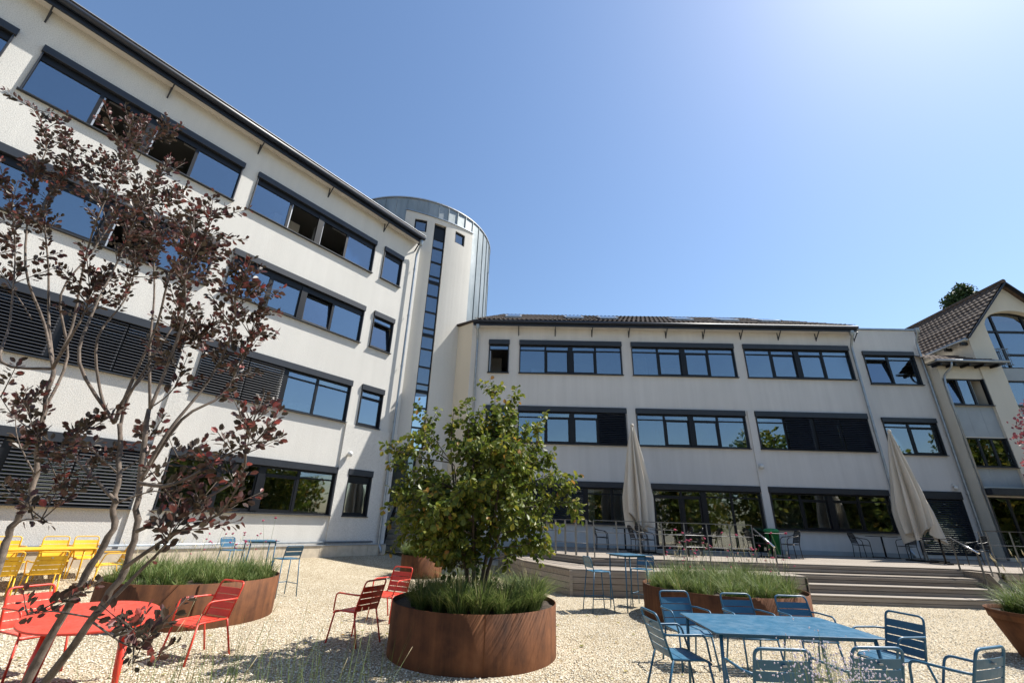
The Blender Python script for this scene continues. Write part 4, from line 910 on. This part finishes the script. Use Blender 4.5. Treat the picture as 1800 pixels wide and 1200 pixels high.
def grass_bed(name, x, y, r, n, h0, h1, z, seed, label, w=.004, lean=.9):
    g_ = np.random.default_rng(seed); P = []
    for k in range(n):
        a = g_.random()*6.283; q = r*math.sqrt(g_.random())
        f_ = .55+.9*g_.random(); tb = .45*g_.random(); P.append(blades(x+q*math.cos(a), y+q*math.sin(a), z, 60, h0*f_, h1*f_, .07, lean*(.8+.5*g_.random()), seed*1000+k, w, (tb, min(1, tb+.55)))); P.append(blades(x+q*math.cos(a), y+q*math.sin(a), z, 4, h0, h1*1.25*f_, .07, lean, seed*1000+k+500, w*.7, (.9, 1)))
    o = tint_mesh(name, *merge(P), 'grass_blade'); tag(o, label, 'grass', kind='stuff'); return o
grass_bed('planter_grass', -5.32, 8.62, 1.18, 140, .10, .34, .54, 21, 'low green grass filling the wide planter behind the red chairs')
grass_bed('planter_grass', 4.25, 9.75, 1.38, 170, .14, .44, .50, 22, 'green grass filling the wide planter behind the blue table')
grass_bed('planter_grass', -2.55, 15.05, .52, 50, .2, .5, .54, 23, 'bright grass in the planter behind the green tree', .006)
grass_bed('planter_grass', 8.0, 7.25, .60, 46, .22, .55, .55, 24, 'long grass spilling over the flared pot at the right', .004, 1.0)
def stalks(name, pts, label, mat=('stem_green', 'seed_tan'), hw=.004):
    m = MB()
    for x, y, z, h, l, a in pts:
        tip = Vector((x+l*math.cos(a), y+l*math.sin(a), z+h)); mid = Vector((x+l*.3*math.cos(a), y+l*.3*math.sin(a), z+h*.55))
        m.m = 0; m.tube([(x, y, z), mid, tip], [.0022, .0018, .0012], 3)
        m.m = 1; d = (tip-mid).normalized(); m.tube([tip-d*.01, tip+d*.03, tip+d*.09], [.0015, hw, .001], 5)
    return tag(m.build(name, list(mat)), label, 'grass', kind='stuff')
rs = random.Random(5)
# pink flowers, one by one
fm = []
for k in range(3):
    m = MB(); h = .62+.17*k; lx = .10*(k-1)+.05; m.m = 0; m.tube([(0, 0, 0), (lx*.4, 0, h*.55), (lx, .02, h)], [.003, .0024, .0018], 4); m.m = 1
    for q in range(5+k):
        a = q*2.4; m.lathe([(.001, -.009), (.011, -.003), (.012, .004), (.001, .011)], 6, (lx+.013*math.cos(a), .02+.013*math.sin(a), h+.007*(q % 3)))
    fm.append(m.mesh('flower_stem', ['stem_green', 'flower_pink']))
def flowers(cx, cy, r, n, z, zmul, label, group, sel=None):
    for i in range(n):
        a = rs.uniform(0, 6.283); q = r*math.sqrt(rs.random()); x, y = cx+q*math.cos(a), cy+q*math.sin(a)
        o = ob('flower_stem', fm[i % 3], None, (x, y, z), rs.uniform(0, 6.28)); s = zmul*rs.uniform(.62, 1.12); o.scale = (s, s, s)
        o.rotation_euler.x = rs.uniform(-.22, .22); o.rotation_euler.y = rs.uniform(-.2, .2); tag(o, label, 'flower', group)
flowers(4.25, 9.6, 1.30, 52, .50, 1.0, 'pink flower on a thin stem in the planter behind the blue table', 'pink flowers in the planter behind the blue table')
flowers(-4.85, 8.75, .75, 24, .54, .92, 'pink flower on a thin stem in the planter behind the red chairs', 'pink flowers in the planter behind the red chairs')
stalks('seed_stalks', [(-5.3+rs.uniform(-.95, .95), 8.62+rs.uniform(-.8, .8), .55, rs.uniform(.3, .6), rs.uniform(.02, .2), rs.uniform(0, 6.28)) for _ in range(90)], 'dry seed stalks standing in the planter behind the red chairs')
stalks('seed_stalks', [(4.25+rs.uniform(-1.1, 1.1), 9.75+rs.uniform(-.8, .8), .5, rs.uniform(.35, .75), rs.uniform(.02, .35), rs.uniform(0, 6.28)) for _ in range(130)], 'thin seed stalks among the flowers behind the blue table')
stalks('seed_stalks', [(7.75+rs.uniform(-.4, .4), 7.1+rs.uniform(-.4, .4), .55, rs.uniform(.5, .85), rs.uniform(.05, .4), rs.uniform(2, 4.5)) for _ in range(18)], 'pale plumes above the flared pot at the right', hw=.008)
# foreground grass bed below the camera
P = []
for k in range(26):
    x = rs.uniform(-2.5, -.75); y = rs.uniform(3.3, 3.95); P.append(blades(x, y, 0, 14, .45, .98, .10, .30, 500+k, .0022, (.1, .8)))
tag(tint_mesh('foreground_grass', *merge(P), 'grass_blade'), 'wispy green grass at the bottom left in front of the gravel', 'grass', kind='stuff')
stalks('seed_stalks', [(rs.uniform(-2.6, -.8), rs.uniform(3.3, 4.0), 0, rs.uniform(.55, .95), rs.uniform(.05, .25), rs.uniform(-.5, 1.2)) for _ in range(22)], 'thin grass stalks rising at the bottom left', hw=.0025)
m = MB()
for k in range(620):
    x = 1.68+rs.gauss(0, .17); y = 2.62+rs.gauss(0, .16); h = 1.00+rs.gauss(0, .05)-.45*abs(x-1.66)
    m.m = 1; s = rs.uniform(.0025, .0055); m.lathe([(.001, -s), (s, 0), (.001, s)], 5, (x, y, h))
    if k % 3 == 0: m.m = 0; m.tube([(1.66+(x-1.66)*.4, y, 0), (x, y, h)], .0009, 3)
tag(m.build('pale_blossoms', ['stem_green', 'flower_pale']), 'haze of tiny pale lilac blossoms at the bottom right edge', 'flowers', kind='stuff')

# trees ------------------------------------------------------------
def leaf_pts(long=1.0, wide=.5, fold=.12, round_=False):
    return np.array([(0, 0, 0), (.33*long, wide*.42, fold), (.72*long, wide*.44, fold*.9), (long, 0, -.04), (.72*long, -wide*.44, fold*.9), (.33*long, -wide*.42, fold)], float)
LF = np.array([(0, 1, 2, 3), (0, 3, 4, 5)])
def leaf_frames(dirs, n, g_, droop):
    d = dirs/np.linalg.norm(dirs, axis=1)[:, None]; r = g_.normal(0, 1, (n, 3)); r[:, 2] += .8
    s = np.cross(d, r); s /= np.linalg.norm(s, axis=1)[:, None]+1e-9; u = np.cross(s, d); return d, s, u
def leaves_to_scene(tree, pos, dirs, size, tint, base, mat_mass, mat_single, seed, singles=300, lname='leaf'):
    n = len(pos); g_ = np.random.default_rng(seed); d, s, u = leaf_frames(dirs, n, g_, 0)
    Fm = np.stack([d, s, u], 2)*size[:, None, None]                      # columns
    dist = np.linalg.norm(pos-np.array([0, 0, 1.6]), axis=1)/size; order = np.argsort(dist)
    me = bpy.data.meshes.new(lname); me.from_pydata(base.tolist(), [], LF.tolist()); me.materials.append(M[mat_single])
    sel = order[:singles*3:3]; mask = np.ones(n, bool); mask[sel] = False
    for i in sel:
        X = Matrix.Identity(4)
        for a in range(3):
            for b in range(3): X[a][b] = float(Fm[i, a, b])
            X[a][3] = float(pos[i, a]-tree.location[a])
        ob(lname, me, tree, mat=X)
    V = np.einsum('nij,kj->nki', Fm[mask], base)+pos[mask][:, None]; k = len(V)
    F = (LF[None]+6*np.arange(k)[:, None, None]).reshape(-1, 4)
    o = tint_mesh('foliage', V.reshape(-1, 3)-np.array(tree.location), F, np.repeat(tint[mask], 6), mat_mass, tree); o['kind'] = 'stuff'
def shoot_leaves(path, g_, step, start, out, spread=.35, whorl=2):
    P = np.array(path, float); seg = np.linalg.norm(np.diff(P, axis=0), axis=1); L = seg.sum(); cum = np.r_[0, np.cumsum(seg)]; s = start*L
    while s < L:
        i = min(np.searchsorted(cum, s)-1, len(seg)-1); i = max(i, 0); t = (s-cum[i])/seg[i]; p = P[i]*(1-t)+P[i+1]*t; d = (P[i+1]-P[i])/seg[i]
        for _ in range(whorl):
            r = g_.normal(0, 1, 3); r -= d*r.dot(d); r /= np.linalg.norm(r)+1e-9
            out.append((p+r*.012, d*spread+r, s/L))
        s += step*(.6+.8*g_.random())

# plum-leaved smoke tree near the camera
SHOOTS = [[(-3.25,3.0,2.51),(-3.57,3.0,2.89),(-3.8,3.0,3.33),(-4.09,3.0,4.1),(-4.27,3.0,4.67),(-4.52,3.0,5.05)],[(-3.36,3.1,2.55),(-3.63,3.1,2.94),(-3.8,3.1,3.39),(-3.98,3.1,4.01),(-3.99,3.1,4.45)],[(-3.15,2.9,2.48),(-3.34,2.9,2.47),(-3.63,2.9,2.84),(-3.86,2.9,3.47),(-4.15,2.9,4.01)],[(-3.36,3.1,2.55),(-3.48,3.1,2.94),(-3.51,3.1,3.4),(-3.43,3.1,3.79),(-3.46,3.1,4.41),(-3.61,3.1,4.99)],[(-3.4,3.2,2.26),(-3.49,3.2,2.7),(-3.65,3.2,3.19),(-3.67,3.2,3.68),(-3.68,3.2,4.16),(-3.92,3.2,4.65)],[(-2.5,2.8,2.11),(-2.73,2.8,2.45),(-2.83,2.8,2.82),(-2.92,2.8,3.28),(-2.87,2.8,3.75),(-2.92,2.8,4.36)],[(-2.41,2.7,2.09),(-2.42,2.7,2.39),(-2.38,2.7,2.75),(-2.33,2.7,3.15),(-2.3,2.7,3.43),(-2.26,2.7,3.67)],[(-2.45,2.9,1.82),(-2.53,2.9,2.21),(-2.47,2.9,2.54),(-2.5,2.9,2.97),(-2.59,2.9,3.41),(-2.59,2.9,3.67)],[(-2.06,2.5,2.14),(-2.06,2.5,2.41),(-2.02,2.5,2.71),(-2.04,2.5,2.95),(-2.09,2.5,3.21)],[(-2.06,2.6,1.74),(-1.98,2.6,2.02),(-1.9,2.6,2.38),(-1.82,2.6,2.72),(-1.8,2.6,2.93),(-1.76,2.6,3.0)],[(-2.14,2.7,1.74),(-1.97,2.7,2.11),(-1.85,2.7,2.3),(-1.81,2.7,2.57),(-1.77,2.7,2.75)],[(-2.68,3.0,2.14),(-2.88,3.0,2.35),(-2.98,3.0,2.73),(-2.98,3.0,3.1),(-3.06,3.0,3.51),(-2.98,3.0,3.73)],[(-2.64,3.2,2.3),(-2.74,3.2,2.73),(-2.92,3.2,3.21),(-3.04,3.2,3.7),(-3.1,3.2,4.19)],[(-1.91,2.5,1.5),(-1.68,2.5,1.6),(-1.52,2.5,1.8),(-1.46,2.5,2.02),(-1.38,2.5,2.16)],[(-1.9,2.4,1.73),(-1.68,2.4,1.73),(-1.49,2.4,1.91),(-1.34,2.4,1.96)],[(-1.84,2.4,1.34),(-1.66,2.4,1.49),(-1.46,2.4,1.59),(-1.33,2.4,1.74)],[(-1.83,2.3,1.14),(-1.72,2.3,1.32),(-1.6,2.3,1.45),(-1.52,2.3,1.52)],[(-2.86,2.8,1.78),(-3.1,2.8,1.99),(-3.24,2.8,2.17)],[(-2.96,2.9,1.79),(-2.84,2.9,1.91),(-2.71,2.9,1.95)],[(-2.73,2.7,1.62),(-2.63,2.7,1.7),(-2.54,2.7,1.79)],[(-2.66,2.6,1.49),(-2.56,2.6,1.54),(-2.44,2.6,1.52)],[(-2.13,2.5,1.13),(-2.27,2.5,1.12),(-2.38,2.5,1.1)],[(-1.83,2.3,1.14),(-1.65,2.3,1.04),(-1.58,2.3,1.08)],[(-2.05,2.4,1.15),(-1.79,2.4,1.08),(-1.65,2.4,0.93)],[(-2.15,2.6,1.64),(-2.38,2.6,1.79),(-2.62,2.6,1.91),(-2.82,2.6,1.9)],[(-2.2,2.6,1.79),(-2.41,2.6,1.95),(-2.55,2.6,1.97)],[(-2.06,2.6,1.74),(-1.95,2.6,1.83),(-1.9,2.6,1.9)],[(-2.07,2.5,1.63),(-1.92,2.5,1.7),(-1.78,2.5,1.65)],[(-2.82,2.7,1.99),(-3.02,2.7,2.11),(-3.19,2.7,2.25)],[(-3.15,2.9,2.48),(-3.04,2.9,2.69),(-2.99,2.9,2.87),(-3.08,2.9,3.14)],[(-2.15,2.6,2.16),(-2.05,2.6,2.26),(-2.04,2.6,2.44)],[(-2.36,2.8,1.81),(-2.3,2.8,1.95),(-2.26,2.8,2.02)],[(-3.57,3.0,2.89),(-3.77,3.0,3.08),(-4.04,3.0,3.42)],[(-3.43,3.1,3.79),(-3.73,3.1,4.2),(-4.01,3.1,4.58)],[(-2.87,2.8,3.75),(-3.14,2.8,4.19),(-3.3,2.8,4.43)],[(-3.35,3.0,4.32),(-3.26,3.0,4.58),(-3.22,3.0,4.75)],[(-2.5,2.8,2.11),(-2.38,2.8,2.27),(-2.31,2.8,2.63),(-2.19,2.8,2.72)]]
TRUNKS = [[(-2.42,2.72,-.05),(-2.40,2.70,.55),(-2.3,2.7,1.09),(-2.25,2.7,1.32),(-2.2,2.7,1.5),(-2.24,2.7,1.64),(-2.28,2.7,1.8),(-2.41,2.75,2.09)],[(-2.36,2.66,-.05),(-2.3,2.62,.55),(-2.07,2.6,1.08),(-1.99,2.6,1.31),(-1.99,2.6,1.5),(-2.06,2.6,1.74),(-2.15,2.6,2.16)],[(-2.62,2.8,-.05),(-2.85,2.9,.6),(-3.06,3.0,1.31),(-3.07,3.0,1.48),(-3.03,3.0,1.62),(-3.06,3.0,1.8),(-3.14,3.0,2.04),(-3.19,3.0,2.22),(-3.25,3.0,2.51)]]
def smooth_path(p, k=3):
    P = [Vector(q) for q in p]; out = []
    for i in range(len(P)-1):
        a = P[max(i-1, 0)]; b = P[i]; c = P[i+1]; d = P[min(i+2, len(P)-1)]
        for j in range(k):
            t = j/k; out.append(.5*((2*b)+(c-a)*t+(2*a-5*b+4*c-d)*t*t+(3*b-a-3*c+d)*t**3))
    return out+[P[-1]]
def plum_tree():
    t = thing('smoke_tree', 'multi-stemmed plum-leaved tree leaning in from the left foreground', 'tree', (-2.42, 2.72, 0)); o = Vector(t.location); g_ = np.random.default_rng(3)
    for p in TRUNKS:
        sp = smooth_path(p, 4); n = len(sp); MB().tube([q-o+Vector((g_.normal(0, .005), g_.normal(0, .005), 0)) for q in sp], [(.021-.009*i/n)*(1+.09*math.sin(i*2.3)) for i in range(n)], 10).build('trunk', 'bark_grey', t)
    out = []; tw = []
    for p in SHOOTS:
        L = len(p); big = L >= 4
        q = [Vector(v)+Vector((0, (g_.normal(0, .06) if i else 0), 0)) for i, v in enumerate(p)]; sp = smooth_path(q, 4); n = len(sp)
        r0 = .0105 if big else .005
        MB().tube([v-o for v in sp], [r0*(1-.78*i/n) for i in range(n)], 6).build('branch', 'bark_grey', t)
        hi = p[-1][2] > 2.4; shoot_leaves([tuple(v) for v in sp], g_, .017 if hi else .027, .55 if big else .4, out, .9, 2)
        # side twigs
        for k in range(20 if (big and hi) else 7 if big else 4):
            i = int(n*(.58+.40*g_.random()**.8)); i = min(i, n-2); b = sp[i]; d = Vector(g_.normal(0, 1, 3)); d.z = abs(d.z)*.8+.25; d.normalize(); ln = .10+.20*g_.random()
            path = [b, b+d*ln*.5+Vector((0, 0, .01)), b+d*ln+Vector((0, 0, .03))]; tw.append(path)
            shoot_leaves([tuple(v) for v in path], g_, .018, .3, out, .8, 2)
    for c in range(0, len(tw), 1):
        pass
    m = MB()
    for path in tw: m.tube([v-o for v in path], [.0035, .0025, .0015], 4)
    x = m.build('twigs', 'bark_dark', t); x['kind'] = 'stuff'
    pos = np.array([a for a, b, c in out]); dr = np.array([b for a, b, c in out]); sl = np.array([c for a, b, c in out])
    size = (.032+.024*g_.random(len(pos)))*(1.1-.3*sl); tint = np.clip(.10+.45*g_.random(len(pos))+.40*np.maximum(0, sl-.75)/.25*g_.random(len(pos))+.25*(g_.random(len(pos)) > .9), 0, 1)
    leaves_to_scene(t, pos, dr, size, tint, leaf_pts(1, .66, .06), 'leaf_plum', 'leaf_plum_single', 9)
    print('plum leaves', len(pos))
plum_tree()
def green_tree():
    t = thing('garden_tree', 'dense yellow-green multi-stemmed tree in the big round planter', 'tree', (-.4, 7.05, .52)); o = Vector(t.location); g_ = np.random.default_rng(12); out = []
    tips = [((-.25, 6.95, 3.62), .0), ((.02, 7.1, 3.55), 0), ((-.9, 7.0, 3.25), 0), ((-1.35, 7.1, 3.15), 0), ((.45, 7.0, 3.05), 0), ((.75, 7.1, 2.6), 0), ((.95, 7.0, 2.1), 0), ((1.02, 6.9, 1.92), 0), ((-1.85, 7.0, 2.62), 0), ((-1.75, 7.2, 2.0), 0), ((-1.5, 7.0, 1.45), 0), ((.55, 7.2, 1.3), 0)]
    ends = [Vector(p) for p, _ in tips]
    while len(ends) < 118:
        v = Vector(g_.normal(0, 1, 3)); v.normalize(); q = g_.random()**.33; p = Vector((-.46+v.x*1.28*q, 7.05+v.y*1.25*q, 2.05+v.z*1.20*q)); wv = math.sin(2.3*p.x+1)*math.sin(2.9*p.z+.5)+.5*math.sin(4.1*p.y)
        if p.z > .98 and abs(p.x+.46) < 1.36-.55*max(0, p.z-2.2) and wv > -.75: ends.append(p)
    stems = []
    for k in range(7):
        a = k*.9; p = [Vector((-.4+.06*math.cos(a), 7.05+.06*math.sin(a), .50)), Vector((-.4+.16*math.cos(a), 7.05+.16*math.sin(a), .95)), Vector((-.4+.34*math.cos(a), 7.05+.34*math.sin(a), 1.6)), Vector((-.4+.5*math.cos(a), 7.05+.5*math.sin(a), 2.4))]
        sp = smooth_path(p, 4); stems.append(sp); MB().tube([q-o for q in sp], [.034-.024*i/len(sp) for i in range(len(sp))], 8).build('trunk', 'bark_dark', t)
    m = MB()
    for e in ends:
        st = min(stems, key=lambda s: min((q-e).length for q in s)); cand = [q for q in st if q.z < e.z-.1] or st[:4]; b = min(cand[-8:], key=lambda q: (q-e).length)
        d = e-b; mid = b+d*.55+Vector((g_.normal(0, .07), g_.normal(0, .07), -.03)); path = smooth_path([b, mid, e], 4)
        m.tube([q-o for q in path], [.010*(1-.8*i/len(path)) for i in range(len(path))], 5)
        shoot_leaves([tuple(q) for q in path], g_, .030, .30, out, .45, 2)
        for k in range(7):
            i = min(int(len(path)*(.35+.6*g_.random())), len(path)-2); bb = path[i]; dd = (d.normalized()*.5+Vector(g_.normal(0, .6, 3))+Vector((0, 0, .1))); dd.normalize(); ln = .18+.28*g_.random()
            tp = [bb, bb+dd*ln*.55, bb+dd*ln+Vector((0, 0, -.04))]; m.tube([q-o for q in tp], [.004, .003, .0015], 4); shoot_leaves([tuple(q) for q in tp], g_, .034, .2, out, .4, 2)
    x = m.build('branches', 'bark_dark', t); x['kind'] = 'stuff'
    pos = np.array([a for a, b, c in out]); dr = np.array([b for a, b, c in out]); sl = np.array([c for a, b, c in out]); dr[:, 2] -= .55
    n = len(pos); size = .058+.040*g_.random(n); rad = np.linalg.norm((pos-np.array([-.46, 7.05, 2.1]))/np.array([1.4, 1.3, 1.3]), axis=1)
    tint = np.clip(.05+.5*g_.random(n)+.30*np.clip(rad-.5, 0, 1)*g_.random(n)+.30*(g_.random(n) > .80)+.18*(sl > .8), 0, 1)  # outer leaves tinted yellower: sunlit crown edges put into the leaf colour
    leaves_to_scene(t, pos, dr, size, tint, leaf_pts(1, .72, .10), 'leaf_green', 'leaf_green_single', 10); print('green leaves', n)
green_tree()
def leafball_tree(name, label, base, h, blobs, leaf, n, mat, seed, trunk_r=.15):
    t = thing(name, label, 'tree', base); g_ = np.random.default_rng(seed)
    MB().tube([(0, 0, -.1), (.05, .03, h*.5), (0, 0, h*.9)], [trunk_r, trunk_r*.7, .03], 8).build('trunk', 'bark_dark', t); P = []
    for (x, y, z, r) in blobs:
        k = int(n*r*r/sum(b[3]**2 for b in blobs)); v = g_.normal(0, 1, (k, 3)); v /= np.linalg.norm(v, axis=1)[:, None]; q = .55+.5*g_.random((k, 1)); P.append(np.array([x, y, z])+v*q*r*np.array([1, 1, 1.15]))
    P = np.concatenate(P); k = len(P); dr = g_.normal(0, 1, (k, 3)); d, s, u = leaf_frames(dr, k, g_, 0); sz = leaf*(.6+.8*g_.random(k)); B = leaf_pts(1, .6, .08)
    V = np.einsum('nij,kj->nki', np.stack([d, s, u], 2)*sz[:, None, None], B)+P[:, None]; F = (LF[None]+6*np.arange(k)[:, None, None]).reshape(-1, 4)
    o = tint_mesh('crown', V.reshape(-1, 3), F, np.repeat(g_.random(k), 6), mat, t); return t
leafball_tree('evergreen_tree', 'dark evergreen tree rising behind the gabled house roof', (39.9, 34.0, 0), 22, [(0, 0, 21.2, 1.0), (-.9, .2, 20.6, .9), (.9, 0, 20.4, 1.0), (0, 0, 19, 1.9), (.3, .3, 22.0, .55), (-1.5, 0, 19.2, .8), (.2, 0, 16.5, 2.3)], .24, 12000, 'leaf_evergreen', 31, .25)
leafball_tree('red_shrub', 'red-leaved shrub twigs entering at the right picture edge', (7.35, 6.0, 0), 2.9, [(-.17, 0, 2.95, .20), (-.27, 0, 2.28, .17), (.2, .1, 2.6, .35), (.15, 0, 3.2, .25)], .05, 900, 'leaf_shrub', 33, .03)
b1 = right_pt(22.0, -3.2)
leafball_tree('hedge_bush', 'dark bush behind the railing at the right end of the terrace', (b1.x, b1.y, .5), .8, [(0, 0, .55, .6), (.8, 0, .6, .6), (1.6, .1, .55, .65)], .09, 2500, 'leaf_evergreen', 35, .04)
# across the court, behind the viewer: seen mirrored in the panes
def opposite():
    b = thing('opposite_house', 'house with dark roof across the court, mirrored in the panes', 'house', (6, -19, 0), R(178))
    wins = [(x, x+1.4, z, z+1.5) for z in (1.2, 4.3) for x in (-9, -6, -3, 0, 3, 6)]
    wall_holes('wall', 'plaster_house', b, -12, 12, 0, 7, wins, 0, .15)
    for w in wins: MB().box(w[0], w[1], .1, .14, w[2], w[3]).build('window', 'glass_clear', b)
    MB().poly([(-12.4, -.5, 6.9), (12.4, -.5, 6.9), (11, 5, 11), (-11, 5, 11)]).build('roof', 'roof_tile', b)
    for x in (-7, -1, 5):
        MB().box(x, x+2, .8, 3.4, 7.7, 9.4).build('dormer', 'panel_grey', b)
opposite()
for i, (x, y, h, lb) in enumerate(((-8, -11, 7, 'broad green tree behind the viewer, left'), (2.5, -12, 6.5, 'round green tree behind the viewer, middle'), (9, -10, 6.5, 'green tree behind the viewer, before the opposite house'), (16, -9, 7.5, 'broad green tree behind the viewer, right'), (18.5, 3.5, 9, 'green tree beyond the right picture edge, nearer'), (22.5, 7.8, 9, 'green tree beyond the right picture edge, by the terrace'), (25, 1.5, 9, 'green tree beyond the right picture edge, farther back'), (31, 8, 9, 'green tree beyond the right picture edge, beside the house'), (35, 3.5, 9, 'green tree beyond the right picture edge, farthest'))):
    leafball_tree('court_tree', lb, (x, y, 0), h*.7, [(0, 0, h*.62, h*.30), (1.2, .9, h*.45, h*.28), (-1.3, -.6, h*.45, h*.29), (.2, -1.2, h*.70, h*.25), (-.3, 1.3, h*.3, h*.28), (.4, -1.4, h*.25, h*.25)], .42, 5200, 'leaf_green', 50+i, .2)

# fallen leaves on the gravel
g9 = np.random.default_rng(77); k = 160; x = g9.normal(-.8, 2.2, k); y = 7.0+g9.normal(0, 1.8, k); ok = (np.hypot(x+.4, y-7.01) > 1.2) & (y > 5) & (np.hypot(x+5.2, y-8.75) > 1.45); x, y = x[ok], y[ok]; k = len(x)
B = leaf_pts(1, .6, .12); a9 = g9.random(k)*6.28; sz = .035+.04*g9.random(k)
V = np.stack([np.stack([x+sz*(np.cos(a9)*p[0]-np.sin(a9)*p[1]), y+sz*(np.sin(a9)*p[0]+np.cos(a9)*p[1]), .018+sz*p[2]+.0*x], -1) for p in B], 1)
F = (LF[None]+6*np.arange(k)[:, None, None]).reshape(-1, 4)
tag(tint_mesh('fallen_leaves', V.reshape(-1, 3), F, np.repeat(.7+.3*g9.random(k), 6), 'leaf_green'), 'dry leaves scattered over the gravel round the big planter', 'leaves', kind='stuff')
